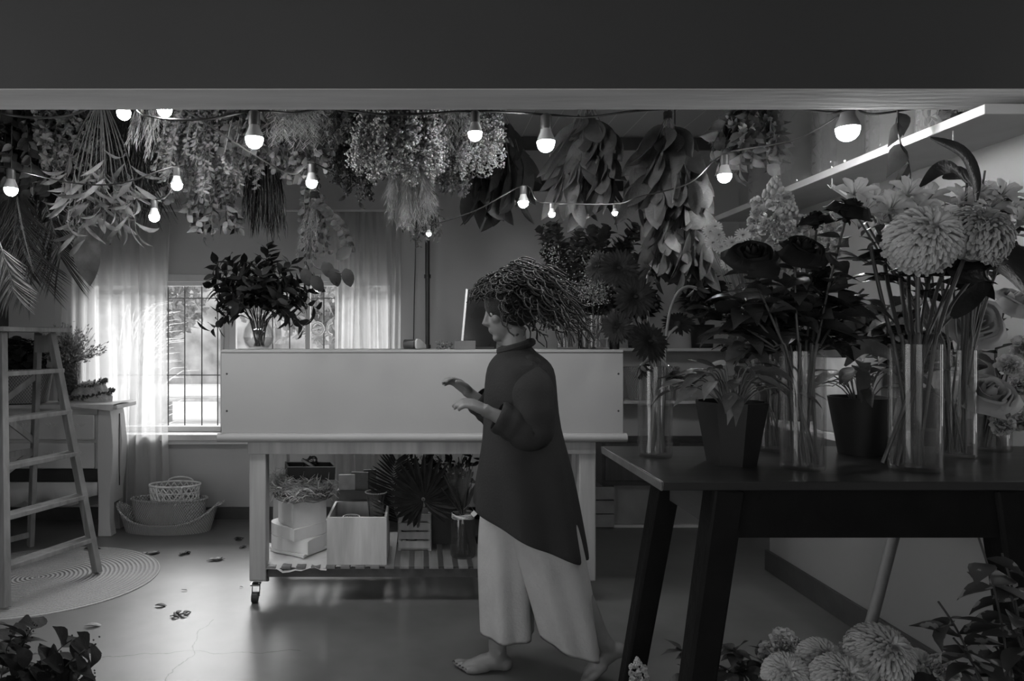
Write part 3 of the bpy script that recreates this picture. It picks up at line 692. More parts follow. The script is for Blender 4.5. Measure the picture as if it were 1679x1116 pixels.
# twig wreath
t = thing('twig_wreath', 'shaggy straw and twig wreath lying on the white boxes', 'wreath', (bx.x+.01, bx.y, wz)); q = M(); r = random.Random(9)
for i in range(34):
    rr = .125+r.uniform(-.03, .035); zz = wz+.012+r.uniform(0, .05); ph = r.uniform(0, 6); tl = r.uniform(-.018, .018)
    q.tube([V((bx.x+.015+math.cos(a)*rr*(1+.05*math.sin(3*a+ph)), bx.y+math.sin(a)*rr*.95, zz+tl*math.cos(a+ph)+.006*math.sin(5*a+ph))) for a in [2*PI*k/30 for k in range(31)]], .0028, 4, False)
q.build('twig_ring', mat('vine_twig', .22, .8, .4, 30), t); q = M()
for i in range(3000):
    a = r.uniform(0, 2*PI); rr = .125+r.gauss(0, .03); b = V((bx.x+math.cos(a)*rr, bx.y+math.sin(a)*rr, wz+.03+r.uniform(0, .075)+(.03 if math.cos(a) < -.2 else 0)*r.random())); d = V((-math.sin(a), math.cos(a), 0))*r.choice((-1, 1))+rv(r, .8)
    q.strip([b, b+d.normalized()*.02+V((0, 0, .006)), b+d.normalized()*.05+rv(r, .012)], [.004, .004, .0015], rv(r)+V((0, 0, .1)))
q.build('straw', leafm('straw_fluff', .6), t, smooth=False)
# black tray with trowel
z = wz+.112; c_ = V((bx.x+.045, bx.y, z)); t = thing('black_tray', 'black open cardboard tray resting tilted on the straw wreath', 'box', c_, None)
m_blk = mat('black_card', .02, .5, .3); RM = Matrix.Rotation(.28, 3, 'Z') @ Matrix.Rotation(.05, 3, 'Y')
q = M().box(c_, (.24, .15, .006), RM)
for sx, sy, lx, ly in ((0, -.075, .24, .005), (0, .075, .24, .005), (-.12, 0, .005, .15), (.12, 0, .005, .15), (-.02, 0, .004, .15)): q.box(c_+RM @ V((sx, sy, .03)), (lx, ly, .065), RM)
q.build('tray_body', m_blk, t, smooth=False); q = M()
for sx, sy, lx, ly in ((0, -.075, .245, .007), (0, .075, .245, .007), (-.12, 0, .007, .155), (.12, 0, .007, .155)): q.box(c_+RM @ V((sx, sy, .064)), (lx, ly, .003), RM)
q.build('pale_edge', mat('card_edge', .4, .6), t, smooth=False)
c2 = c_+V((.0, .0, .075)); t = thing('ribbon_coil', 'coil of dark ribbon lying across the black tray', 'ribbon', c2); q = M()
for i in range(7):
    nrm = rv(r).normalized(); x_ = nrm.orthogonal().normalized(); y_ = nrm.cross(x_); q.strip([c2+V((.01, 0, .0))+(x_*math.cos(a)+y_*math.sin(a)*.7)*.035 for a in [2*PI*k/16 for k in range(17)]], .007, nrm)
q.build('ribbon_loop', mat('dark_ribbon', .05, .4), t, thick=.001)
M().beam(c2+V((-.035, -.02, .02)), c2+V((.03, -.03, -.02)), .02, .014).build('pale_handle', mat('handle_pale', .35, .5), t, bevel=.004)
# wooden crate
m_pine = node_mat('pine_board', wood(.45, 4, (1, 1, .14), .4), .55, .15)
X0, X1 = (536-CX)*3.46/F, (634-CX)*3.46/F; Y0, Y1 = 3.455, 3.80; Z0, Z1 = SZ+.001, SZ+.235; X0 += .0
t = thing('wooden_crate', 'open pale pine crate on the counter shelf, beside the heart boxes', 'crate', ((X0+X1)/2, 3.6, SZ))
for yy in (Y0, Y1-.014): M().bb(X0, X1, yy, yy+.014, Z0, Z1).build('end_board', m_pine, t, smooth=False, bevel=.001)
for xx in (X0, X1-.012): M().bb(xx, xx+.012, Y0+.014, Y1-.014, Z0, Z1).build('side_board', m_pine, t, smooth=False, bevel=.001)
M().bb(X0+.012, X1-.012, Y0+.014, Y1-.014, Z0, Z0+.01).build('base_board', m_pine, t, smooth=False)
gp = V(((617-CX)*3.70/F, 3.68, Z0+.011))
t = thing('tall_glass', 'tall flared glass vase with a beaded rim standing in the pine crate', 'vase', gp)
M().lathe([(.0, .0), (.028, 0), (.030, .01), (.032, .12), (.045, .24), (.057, .30), (.054, .30), (.042, .24), (.029, .12), (.027, .012), (0, .01)], gp, 28).build('vase_body', glass('hazy_glass', .86, .1, .6), t)
q = M()
for k in range(40): q.dot(gp+V((math.cos(2*PI*k/40)*.056, math.sin(2*PI*k/40)*.056, .30)), .004)
q.build('beaded_rim', m_paper, t)
gp = V(((576-CX)*3.60/F, 3.60, Z0+.011)); 
t = thing('lace_cup', 'small patterned cup with a pale rim inside the pine crate', 'cup', gp)
M().lathe([(0, 0), (.035, 0), (.042, .15), (.044, .19), (.040, .19), (.038, .15), (.032, .01)], gp, 28).build('cup_body', hexm('lace_pattern', .08, .6, 130), t)
M().tube([gp+V((math.cos(a)*.043, math.sin(a)*.043, .19)) for a in [2*PI*k/24 for k in range(25)]], .003, 5).build('cup_rim', m_paper, t)
gp = V(((590-CX)*3.92/F, 3.92, SZ)); t = thing('small_carton', 'small open carton with folded papers behind the pine crate', 'box', gp)
q = M().bb(gp.x-.12, gp.x+.10, 3.86, 3.868, SZ, SZ+.28).bb(gp.x-.12, gp.x+.10, 3.985, 3.993, SZ, SZ+.28).bb(gp.x-.12, gp.x-.112, 3.868, 3.985, SZ, SZ+.28).bb(gp.x+.092, gp.x+.1, 3.868, 3.985, SZ, SZ+.28).bb(gp.x-.11, gp.x+.09, 3.868, 3.985, SZ, SZ+.01)
q.build('carton_body', mat('carton_dark', .10, .7), t, smooth=False)
for i, (dx, w_, h, a, v_) in enumerate(((-.07, .09, .35, .1, .5), (.0, .10, .36, -.2, .18), (.055, .07, .37, .1, .12))):
    q = M().box((gp.x+dx, 3.90+.02*i, SZ+.01+h/2), (w_, .012, h), Matrix.Rotation(a, 3, 'Z')); q.build('folded_paper', mat('fold%d' % i, v_, .7, .3, 12), t, smooth=False)
# slatted mini crate with palm leaves
c_ = V(((680-CX)*3.78/F, 3.76, SZ)); t = thing('slatted_box', 'small slatted wooden box holding the two dark palm leaves', 'crate', c_)
for k in range(4):
    z = SZ+.015+k*.047
    for y_ in (-.07, .07): M().bb(c_.x-.085, c_.x+.085, c_.y+y_-.004, c_.y+y_+.004, z, z+.036).build('slat', m_cleg, t, smooth=False)
    for x_ in (-.085, .085): M().bb(c_.x+x_-.004, c_.x+x_+.004, c_.y-.07, c_.y+.07, z, z+.036).build('slat', m_cleg, t, smooth=False)
for x_ in (-.08, .08):
    for y_ in (-.062, .062): M().bb(c_.x+x_-.008, c_.x+x_+.008, c_.y+y_-.008, c_.y+y_+.008, SZ, SZ+.20).build('corner_post', m_cleg, t, smooth=False)
M().bb(c_.x-.08, c_.x+.08, c_.y-.066, c_.y+.066, SZ+.004, SZ+.012).build('box_base', m_cleg, t)
m_palm = leafm('dark_palm', .028, .4, .1)
def palm(c0, axis, up, Lr, nl, ll, lb, a0=-2.2, a1=2.2, stem=None, lw=.02):
    t = thing('palm_leaf', lb, 'palm leaf', stem, 'palm leaves in the slatted box'); q = M(); axis = V(axis).normalized(); up = V(up).normalized(); sd = axis.cross(up).normalized()
    M().tube(bez(stem, (V(stem)+V(c0))/2+V((.0, -.01, 0)), c0, 8), [.007]*4+[.005]*4, 6).build('stem', mat('pale_stalk', .14, .6), t)
    for i in range(nl):
        a = a0+(a1-a0)*i/(nl-1); d = axis*math.cos(a)+sd*math.sin(a)
        q.leaf(V(c0)+d*.01, d+up*.05*(i % 2), up, ll*(1-.12*abs(a)), lw, 'blade', .25, .7)
    q.build('fan_blades', m_palm, t, smooth=False)
palm(P(694, 818, 3.60), (-.1, 0, 1), (-.15, -1, .1), 0, 27, .23, 'round dark palm leaf facing forward in the slatted box', -2.7, 2.5, V((c_.x, c_.y, SZ+.013)), .032)
# feather palm leaf on the left: rachis with side blades
def feather(p0, p1, bend, ll, lw, n, nrm, lb, mt, droop=.3, name='palm_leaf', grp='palm leaves in the slatted box', taper=True, cat='palm leaf', sr=.005, la=.9):
    t = thing(name, lb, cat, p0, grp); pts = bez(p0, (V(p0)+V(p1))/2+V(bend), p1, 14); M().tube(pts, [sr*(1-.6*i/13) for i in range(14)], 5).build('stem', mat('pale_stalk', .14, .6), t)
    q = M(); nrm = V(nrm).normalized()
    for i in range(n):
        u = .25+.75*i/(n-1); k = u*13; a_ = pts[min(int(k), 12)].lerp(pts[min(int(k)+1, 13)], k-int(k)); tg = (pts[min(int(k)+1, 13)]-pts[min(int(k), 12)]).normalized(); sd = tg.cross(nrm).normalized()
        f_ = math.sin(PI*min(1, .12+.88*u**.8))**.5 if taper else 1
        for s_ in (-1, 1):
            jj = math.sin(i*12.9+s_*3)*.16; d = (sd*s_*math.sin(la+jj)+tg*math.cos(la+jj)); q.leaf(a_, d+nrm*(.15+math.cos(i*7.7+s_)*.18), nrm, ll*(.35+.65*f_), lw, 'blade', droop, .6)
    q.build('blades', mt, t, smooth=False); return t
feather(V((c_.x-.03, c_.y, SZ+.013)), P(650, 752, 3.66), V((-.10, 0, .02)), .16, .012, 26, (.25, -1, .1), 'feathered dark palm leaf leaning left in the slatted box', m_palm, .35)
# glass vase with dry spray in cellophane, dark box, tag
gp = V(((759-CX)*3.60/F, 3.60, SZ)); t = thing('wrapped_vase', 'glass jar of dried stems tied at the neck, right end of the shelf', 'vase', gp)
M().lathe([(0, .004), (.058, 0), (.064, .01), (.064, .19), (.055, .215), (.052, .215), (.060, .19), (.060, .012), (0, .01)], gp, 28).build('jar', glass('dim_glass', .75, .05), t)
q = M(); r = random.Random(21)
for k in range(6): q.tube([gp+V((math.cos(a)*.057, math.sin(a)*.057, .20+.004*k+.003*math.sin(a*3+k))) for a in [2*PI*i/20 for i in range(21)]], .002, 4)
q.build('twine', m_b3, t); q = M(); q2 = M()
for i in range(22):
    a = r.uniform(0, 6.28); e_ = r.uniform(.02, .09); b = gp+V((math.cos(a)*.04, math.sin(a)*.04, .02)); tp_ = gp+V((-.02+math.cos(a+2.6)*e_*1.3, math.sin(a+2.6)*e_, r.uniform(.34, .47)))
    q.tube([b, gp+V((0, 0, .2)), tp_], .0025, 4); q2.leaf(gp+V((0, 0, .22)), tp_-gp-V((0, 0, .22)), rv(r), r.uniform(.14, .25), .022, 'blade', .1, .4)
q.build('stems', mat('dark_stalk', .05, .6), t); q2.build('blades', leafm('dull_dark_leaf', .05), t)
q = M()
for i in range(8):
    a = -.2+i*.25; q.leaf(gp+V((.0, -.0, .22)), V((math.sin(a-.8)*.35, -.2, 1)), V((0, -1, .2)), .27, .07, 'blade', .1, .3, .4)
q.build('cellophane', glass('cellophane', .93, .05), t)
gp = V(((727-CX)*3.85/F, 3.85, SZ)); tag(M().bb(gp.x-.065, gp.x+.065, 3.80, 3.93, SZ+.001, SZ+.22).bb(gp.x-.07, gp.x+.07, 3.795, 3.935, SZ+.222, SZ+.25).build('dark_box', m_blk, loc=gp, bevel=.003, smooth=False), 'dark lidded box standing behind the dried stems jar', 'box')
# bouquet lying at the back of the shelf
t = thing('rear_greenery', 'dark leafy bunch with pale tips at the back right of the counter shelf', 'plant', (.16, 3.98, SZ)); r = random.Random(4)
M().lathe([(0, 0), (.07, 0), (.09, .2), (.085, .2), (.065, .01), (0, .01)], (.16, 3.98, SZ), 20).build('bucket', m_blk, t); q = M(); q2 = M(); q3 = M()
for i in range(26):
    a = r.uniform(0, 6.28); e_ = r.uniform(0, .30); b = V((.16, 3.98, SZ+.02)); tp_ = V((.16+math.cos(a)*e_, 3.98+math.sin(a)*e_*.25, r.uniform(.52, .73)-e_*.1)); q2.tube([b, b.lerp(tp_, .6)+V((0, 0, .05)), tp_], .002, 4)
    for k in range(14): q.leaf(b.lerp(tp_, r.uniform(.55, 1))+rv(r, .012), rv(r)+V((0, 0, .3)), rv(r), .055, .024, 'lance')
    if i % 2: q3.leaf(tp_, rv(r), V((0, -1, .5)), .035, .02, 'ovate')
q2.build('stems', mat('dark_stalk', .05), t); q.build('foliage', leafm('very_dark_leaf', .025), t); q3.build('pale_tips', leafm('pale_tip', .5), t)['kind'] = 'stuff'
# diamond tag
gp = P(777, 842, 3.56); t = thing('price_tag', 'white diamond-shaped tag hanging by the dried stems jar', 'tag', gp)
q = M().box(gp, (.025, .001, .025), Matrix.Rotation(PI/4, 3, 'Y')); q.build('tag_card', m_paper, t)
M().tube([gp+V((0, 0, .016)), P(770, 826, 3.57), P(760, 835, 3.58)], .0007, 3).build('string', m_b3, t)
# ================================================================== STRING LIGHTS
m_cable = mat('black_cable', .012, .4); m_sock = mat('lamp_socket', .05, .4); m_hous = mat('lamp_housing', .35, .4)
m_glow = emit('bulb_glow', 230.)
BULBS = [(203, 188, 2.62, 22, 'second'), (270, 182, 2.6, 24, ''), (417, 232, 2.67, 29, ''), (779, 222, 2.55, 23, ''), (895, 238, 2.67, 29, ''), (1390, 217, 2.38, 36, ''),
         (18, 313, 2.8, 21, ''), (290, 305, 2.8, 18, ''), (253, 357, 2.9, 17, ''), (511, 301, 2.9, 19, ''), (858, 334, 3.0, 17, ''), (905, 352, 3.0, 11, ''), (1008, 350, 2.85, 9, ''), (1188, 291, 2.75, 22, ''), (703, 384, 2.95, 8, '')]
LB = ['glowing bulb just under the header at far left, left of its twin', 'glowing bulb half hidden by the header at the pale grass', 'large glowing bulb hanging in front of the feathery bunch, left', 'glowing bulb in front of the goldenrod bunch',
      'large glowing bulb between the goldenrod and the big-leaf bunches', 'largest glowing bulb, in front of the jar shelf', 'glowing bulb at the far left edge by the palm fronds', 'small glowing bulb above the left curtain top', 'lowest small glowing bulb, against the left curtain',
      'small glowing bulb over the eucalyptus strands', 'small glowing bulb hanging just below the dark broad-leaf bunch', 'tiny glowing bulb under the central big-leaf bunch', 'tiny glowing bulb behind the leafy branches', 'glowing bulb left of the jar shelf, beside the long leaf bunch', 'tiny glowing bulb at the top of the black pipe']
proto = None
def make_bulb():
    t = thing('light_bulb', LB[0], 'light bulb', (0, 0, 0), 'bulbs of the string lights'); r = .032
    M().lathe([(r, 0), (r*.98, -.008), (r*.86, -.022), (r*.6, -.032), (r*.3, -.037), (0, -.038)], n=24).build('bulb_diffuser', m_glow, t)
    M().lathe([(0, .001), (r, .0), (r*.95, .012), (r*.66, .034), (r*.6, .045), (0, .046)], n=24).build('bulb_housing', m_hous, t)
    M().lathe([(0, .044), (.019, .044), (.021, .05), (.021, .092), (.012, .10), (0, .10)], n=18).build('socket', m_sock, t)
    return t
proto = make_bulb()
for i, (px, py, d, s_, _) in enumerate(BULBS):
    k = s_*d/F/.064; p = P(px, py-s_*.2, d)
    if i == 0: proto.location = p; proto.scale = (k,)*3; b = proto
    else: b = dup(proto, p, (0, 0, i), LB[i], scale=k)
    l_ = bpy.data.objects
def cable(pts, lb, r=.004):
    t = M().tube(cat_rom(pts, 6), r, 6).build('light_cable', m_cable, loc=pts[0]); tag(t, lb, 'cable')
def up(i, dz=.098): px, py, d, s_, _ = BULBS[i]; return P(px, py-s_*.2, d)+V((0, 0, dz*s_*d/F/.064))
cable([P(-60, 150, 2.5), P(0, 186, 2.7), P(110, 190, 2.65), up(0), P(236, 188, 2.6), P(330, 196, 2.62), up(2), P(480, 185, 2.68), P(538, 178, 2.68), P(640, 188, 2.6), up(3), up(4), P(960, 192, 2.67), P(1040, 182, 2.6), P(1132, 176, 2.55)], 'black light cable sagging just under the header from the left edge to the centre', .0045)
cable([P(1240, 165, 2.4), P(1370, 184, 2.38), up(5), P(1420, 186, 2.4), P(1500, 178, 2.45)], 'black light cable carrying the largest bulb at right')
cable([P(1385, 184, 2.42), P(1300, 230, 2.55), up(13, .10), P(1130, 300, 2.8), P(1050, 322, 2.8), up(12), up(11), P(880, 328, 3.0), up(10), P(780, 345, 2.98), up(14)], 'thin light cable running back from the largest bulb to the back wall', .003)
cable([P(300, 178, 2.6), P(350, 210, 2.7), P(430, 262, 2.8), P(480, 285, 2.9), up(9), P(548, 284, 3.0)], 'thin light cable crossing the feathery bunch', .003)
cable([P(-20, 270, 2.75), up(6), P(120, 300, 2.8), P(200, 300, 2.8), up(7), P(275, 320, 2.85), up(8)], 'thin light cable dipping along the left bunches', .003)
# black pipe with lamp cord and cord
px_ = P(701, 600, 4.85).x
t = thing('black_pipe', 'slim black vertical pipe rising from behind the counter against the back wall', 'pipe', (px_, 4.9, 0))
M().tube([(px_, 4.9, .0), (px_, 4.9, P(0, 392, 4.9).z)], .017, 12).build('pipe_shaft', m_sock, t)
for py in (450, 565): M().cyl((px_, 4.9, P(0, py, 4.9).z), (px_, 4.9, P(0, py+6, 4.9).z), .024, n=12).build('collar', m_sock, t)
tag(M().tube(cat_rom([P(683, 300, 5.0), P(681, 420, 5.04), P(679, 500, 5.05), P(678, 600, 5.05), P(679, 700, 5.04)]), .004, 5).build('wall_cord', m_cable, loc=P(680, 560, 5.04)), 'thin dark cord hanging down the wall between curtain and black pipe', 'cord')

# ================================================================== HANGING BUNCHES
def decor(q, pts, r, sp):
    kind, cnt, t0, t1, a, b = sp[:6]; pf = sp[6] if len(sp) > 6 else 'ovate'; ext = sp[7] if len(sp) > 7 else {}
    n = len(pts)-1
    for i in range(cnt):
        t = t0+(t1-t0)*(i+r.random())/cnt; k = min(t, .999)*n; j = int(k); p = pts[j].lerp(pts[j+1], k-j); tg = (pts[j+1]-pts[j]).normalized()
        rd = rv(r); rd = (rd-tg*rd.dot(tg)).normalized()
        if kind == 'leaf':
            o = ext.get('out', .8); d = tg*(1-o*.5)+rd*o+V((0, 0, -ext.get('droop', .3)))
            q.leaf(p, d, rd.cross(tg)+tg*.3+rv(r, .4), a*r.uniform(.7, 1.15), b*r.uniform(.8, 1.1), pf, r.uniform(.1, ext.get('bend', .9)), ext.get('fold', .3), r.uniform(-.6, .6))
        elif kind == 'dot':
            for _ in range(int(ext.get('n', 3))): q.dot(p+rd*b*r.random()+rv(r, b*.6), a*r.uniform(.6, 1.2))
        elif kind == 'ball': q.ball(p+rd*b*r.random(), a*r.uniform(.8, 1.15), n=7, m=5, jit=.1, rnd=r)
        elif kind == 'hair':
            d = (tg+rd*ext.get('out', .5)+V((0, 0, -ext.get('droop', 0)))).normalized(); e_ = p+d*a*r.uniform(.6, 1.2)
            q.strip([p, p.lerp(e_, .55)+rv(r, a*.06), e_], [b, b, b*.3], rv(r))
        elif kind == 'pom':
            c_ = p+rd*ext.get('off', .02)*r.random()
            for _ in range(int(ext.get('n', 14))): q.leaf(c_, rv(r), rv(r), a, b, 'small', .3)
def bunch(name, label, top, bot, d, wtop, wbot, nst, mats, specs, seed=1, lean=0., stem_r=.002, cat='dried bunch', depth=.6, group=None, tie=True, pick=('foliage', 'blossom', 'tuft'), rmin=.0, zup=None):
    """top/bot: pixel points of the tie and the tips; wbot: half width (px) at the tips"""
    r = random.Random(seed); T = P(top[0], top[1], d); B = P(bot[0], bot[1], d); ax = B-T; Ln = ax.length; W0, W1 = wtop*d/F, wbot*d/F
    t = thing(name, label, cat, T, group); qs = M(); ds = [M() for _ in specs]
    for i in range(nst):
        a = 2*PI*(i*.618)+r.uniform(-.3, .3); rr = math.sqrt(rmin+(1-rmin)*r.random()); ln = r.uniform(.72, 1.0)*(1-.12*rr*rr)
        off = V((math.cos(a)*rr, math.sin(a)*rr*depth, 0)); e_ = T+ax*ln+off*W1; c_ = T+ax*ln*.5+off*(W0*.6+W1*.75)
        pts = bez(T+off*W0*.3+V((0, 0, .0)), c_, e_, 8); qs.tube(pts, [stem_r*(1-.5*j/7) for j in range(8)], 4, False)
        for q, sp in zip(ds, specs):
            pr = sp[8] if len(sp) > 8 else 1
            if r.random() < pr: decor(q, pts, r, sp)
    # stalk ends above the tie, twine and hanging cord
    for i in range(8):
        o = rv(r, .02); qs.tube([T+o*.3, T+V((o.x*1.5, o.y, .07+abs(o.z)))], .003, 4)
    qs.build('stems', MATS.get('dry_stem') or mat('dry_stem', .10, .7), t)
    for k, (q, mm) in enumerate(zip(ds, mats)):
        if q.v: q.build(pick[k], mm, t, auto=False)
    if tie:
        g = M()
        for k in range(5): g.tube([T+V((math.cos(a)*.016, math.sin(a)*.016, -.01+.006*k)) for a in [2*PI*i/10 for i in range(11)]], .003, 4)
        g.tube([T, T+V((.005, 0, .1)), V((T.x, T.y, CEIL-.045))], .0025, 4); g.build('twine', m_cable, t)
    return t
Lk = lambda n, v, **k: leafm(n, v, **k)
gd, gm_, gl, gp_ = Lk('leaf_dark', .03), Lk('leaf_mid', .075), Lk('leaf_light', .14), Lk('leaf_pale', .32)
flr, flp = Lk('bloom_grey', .17), Lk('bloom_pale', .30)
G = 'bunches drying under the ceiling'
# ceiling rods the bunches hang from
for k, (y_, lb) in enumerate(((3.15, 'nearest of the dark hanging rods under the ceiling'), (3.75, 'middle of the dark hanging rods under the ceiling'), (4.3, 'rearmost of the dark hanging rods under the ceiling'))):
    tag(M().tube([(LW, y_, CEIL-.04), (RW2-.45, y_, CEIL-.04)], .012, 8).build('hanging_rod', mat('rod_dark', .05), loc=(0, y_, CEIL-.04)), lb, 'rod', 'hanging rods')
A = lambda *a, **k: bunch(*a, **k)
A('leafy_bunch', 'dark leafy bunch with small curled leaves hanging at the top left corner', (25, 110), (30, 330), 3.15, 20, 85, 34, [gd, gl], [('leaf', 16, .3, 1, .07, .04), ('leaf', 3, .4, 1, .06, .03)], 1)
A('hydrangea_bunch', 'dried bunch of crinkled grey hydrangea-like blossoms left of the long pine tassels', (105, 100), (118, 315), 3.1, 12, 62, 26, [flr, gd], [('pom', 12, .4, 1, .03, .02, '', {'off': .05, 'n': 12}), ('leaf', 5, .2, .9, .06, .03)], 2)
A('leafy_bunch', 'dense dark bunch between the crinkled blossoms and the bulb at top left', (60, 120), (62, 372), 3.5, 30, 95, 34, [gd], [('leaf', 16, .3, 1, .075, .035)], 41)
A('pine_tassel_bunch', 'long needle-leaved tassels hanging in the upper left', (165, 95), (185, 350), 3.2, 16, 78, 44, [gd, Lk('needle_mid', .07)], [('hair', 34, .2, 1, .16, .004, '', {'out': .35}), ('hair', 16, .3, 1, .16, .004, '', {'out': .5})], 3)
A('pine_tassel_bunch', 'second needle-leaved tassel bunch, filling in behind the first near the pale grass', (215, 95), (240, 345), 3.6, 16, 62, 36, [gd, gm_], [('hair', 30, .2, 1, .15, .004, '', {'out': .4}), ('leaf', 7, .4, 1, .05, .02)], 31)
A('long_leaf_bunch', 'bunch of long curling pale willow-like leaves above the left curtain', (165, 160), (165, 400), 3.0, 14, 78, 22, [gl], [('leaf', 5, .6, 1, .15, .024, 'lance', {'out': .8, 'bend': 1.8, 'fold': .4}), ], 4)
A('grass_bunch', 'small bunch of pale feathery grass at the header, beside two bulbs', (258, 105), (236, 262), 2.95, 10, 36, 22, [gp_], [('hair', 30, .45, 1, .04, .003, '', {'out': .25})], 5, stem_r=.0012)
for k, (x1, y1, lb) in enumerate(((55, 445, 'dark palm frond fanning down at the far left under the bulb'), (20, 440, 'dark palm frond hanging against the left picture edge'), (100, 425, 'dark palm frond sweeping right towards the left curtain'), (-20, 420, 'palm frond partly outside the left picture edge'))):
    feather(P(20+k*12, 250, 3.3+.06*k), P(x1, y1, 3.2+.1*k), V((.03*k, -.05, -.02)), .24, .0055, 44, (0, -1, .3), lb, Lk('palm_dry', .03), .25, 'palm_frond', 'dry palm fronds at the left', False, 'palm frond', .006, .55)
feather(P(-8, 380, 2.9), P(22, 480, 2.9), V((.02, 0, -.01)), .13, .008, 22, (0, -1, .3), 'pale drooping palm frond tip at the left edge', gl, .5, 'palm_frond', 'dry palm fronds at the left', False, 'palm frond', .004, .6)
t = thing('broad_leaf', 'single large dark leaf hanging point down over the left curtain', 'leaf', P(142, 300, 3.1)); q = M()
q.leaf(P(141, 360, 3.1), (.03, 0, -1), (.3, -1, 0), 110*3.1/F, 42*3.1/F, 'big', .35, .35); q.build('leaf_blade', Lk('broad_dark', .07), t); M().tube([P(150, 250, 3.1), P(142, 300, 3.1), P(141, 362, 3.1)], .003, 4).build('stem', gd, t)
A('feathery_bunch', 'wide feathery mass of tiny grey leaves behind the large left bulb', (350, 95), (342, 335), 3.0, 30, 92, 70, [Lk('feather_mid', .13, trans=.3), gm_], [('leaf', 60, .2, 1, .026, .013, 'small', {'out': 1}), ('hair', 20, .3, 1, .06, .002)], 6)
A('leafy_bunch', 'dark leafy bunch at the header left of the large left bulb', (410, 110), (380, 270), 2.85, 12, 36, 14, [gl, gd], [('leaf', 4, .1, .5, .07, .03, 'lance'), ('leaf', 8, .3, 1, .05, .03)], 61)
A('leaf_spray', 'spray of pale oval leaves hanging below the feathery mass', (345, 240), (345, 395), 3.2, 20, 55, 16, [gl, gd], [('leaf', 9, .35, 1, .055, .03, 'ovate', {'out': .9}), ('leaf', 8, .3, 1, .05, .026)], 7)
A('eucalyptus_sprig', 'round-leaved silver sprig curving above the left curtain beside a small bulb', (315, 250), (262, 350), 3.4, 4, 16, 5, [gp_], [('leaf', 13, .2, 1, .035, .034, 'round', {'out': 1})], 8)
A('amaranth_bunch', 'very dark stringy tassel bunch hanging below the large left bulb', (432, 200), (436, 380), 3.3, 14, 36, 80, [Lk('tassel_black', .012)], [('hair', 22, .1, 1, .09, .004, '', {'out': .12})], 9)
A('small_leaf_bunch', 'bunch of small round leaves hanging right of the large left bulb', (485, 120), (488, 305), 3.1, 20, 66, 34, [gm_, gl], [('leaf', 20, .25, 1, .04, .026), ('leaf', 9, .5, 1, .035, .026, 'round')], 10)
A('airy_bunch', 'misty pale airy bunch at the header above the small round leaves', (495, 80), (498, 255), 2.9, 22, 62, 54, [Lk('mist_pale', .32, trans=.4)], [('hair', 66, .3, 1, .04, .0014, '', {'out': 1.1})], 11, stem_r=.0009)
A('eucalyptus_strand_bunch', 'trailing eucalyptus strands hanging over the window beside the right curtain', (505, 250), (512, 445), 3.3, 8, 34, 12, [gm_, gp_], [('leaf', 26, .1, 1, .034, .026, 'round', {'out': 1}), ('leaf', 6, .1, .45, .035, .032, 'round', {'out': 1})], 12)
A('mossy_strand', 'thin mossy strand trailing beside the eucalyptus strands', (515, 320), (500, 450), 3.25, 6, 18, 10, [gl], [('hair', 50, .1, 1, .03, .0016, '', {'out': .7})], 121, stem_r=.001)
q = M(); q2 = M(); pts = cat_rom([P(517, 330, 3.2), P(545, 355, 3.2), P(560, 375, 3.18), P(575, 412, 3.16)], 6); r = random.Random(77)
for i in range(len(pts)-1):
    for s_ in (-1, 1): q.leaf(pts[i], (s_, r.uniform(-.5, .5), r.uniform(-.6, .1)), (0, -1, .4), .034, .03, 'round', .4)
t = thing('eucalyptus_sprig', 'long dark round-leaved sprig arching over the right curtain', 'sprig', pts[0]); q.build('foliage', gd, t); M().tube(pts, .002, 4).build('stem', gd, t)
q = M(); c0 = [P(498, 440, 3.2), P(530, 430, 3.15), P(545, 440, 3.14), P(552, 425, 3.14), P(566, 440, 3.12), P(512, 452, 3.18)]
for i, c_ in enumerate(c0): q.leaf(c_, (.6 if i % 2 else .3, -.1, (-.9, .5)[i in (3,)]), (.1, -1, .2), .085, .055, 'round', .4, .2)
t = thing('broad_leaf_sprig', 'sprig of broad round dark leaves hanging lowest, just above the window top', 'sprig', P(508, 400, 3.2)); q.build('foliage', gd, t); M().tube(cat_rom([P(508, 392, 3.2), P(515, 435, 3.18), P(560, 448, 3.13)]), .003, 5).build('stem', gd, t)
A('thistle_bunch', 'bunch of round spiky globe thistles under the header at centre left', (600, 100), (578, 255), 2.9, 14, 44, 26, [Lk('thistle', .09), gd], [('pom', 3, .55, 1, .024, .008, '', {'off': .01, 'n': 44}), ('leaf', 5, .2, .8, .06, .02)], 13)
A('statice_bunch', 'large pale mass of small papery blossoms right of the thistles', (655, 90), (655, 312), 2.8, 30, 84, 70, [flp, flr, gm_], [('dot', 32, .35, 1, .0065, .024, '', {'n': 4}), ('pom', 8, .5, 1, .014, .012, '', {'off': .02, 'n': 10}), ('leaf', 5, .2, .9, .05, .02)], 14)
A('statice_bunch', 'darker bunch of papery blossoms hanging behind the thistles, over the right curtain rod', (590, 130), (592, 335), 3.3, 20, 52, 34, [gm_, gd], [('dot', 22, .35, 1, .007, .02, '', {'n': 4}), ('leaf', 10, .3, 1, .05, .02)], 141)
A('misty_grass_bunch', 'misty fine grass bunch at the header above the papery blossoms', (715, 80), (718, 260), 2.85, 24, 58, 40, [Lk('mist_grey', .22, trans=.4)], [('hair', 60, .3, 1, .05, .0016, '', {'out': .8})], 15, stem_r=.001)
A('pampas_bunch', 'fluffy grey pampas plumes hanging below the papery blossoms', (668, 220), (676, 375), 3.0, 16, 44, 30, [Lk('pampas', .27, trans=.4)], [('hair', 120, .3, 1, .06, .0016, '', {'out': .7, 'droop': .3})], 16)
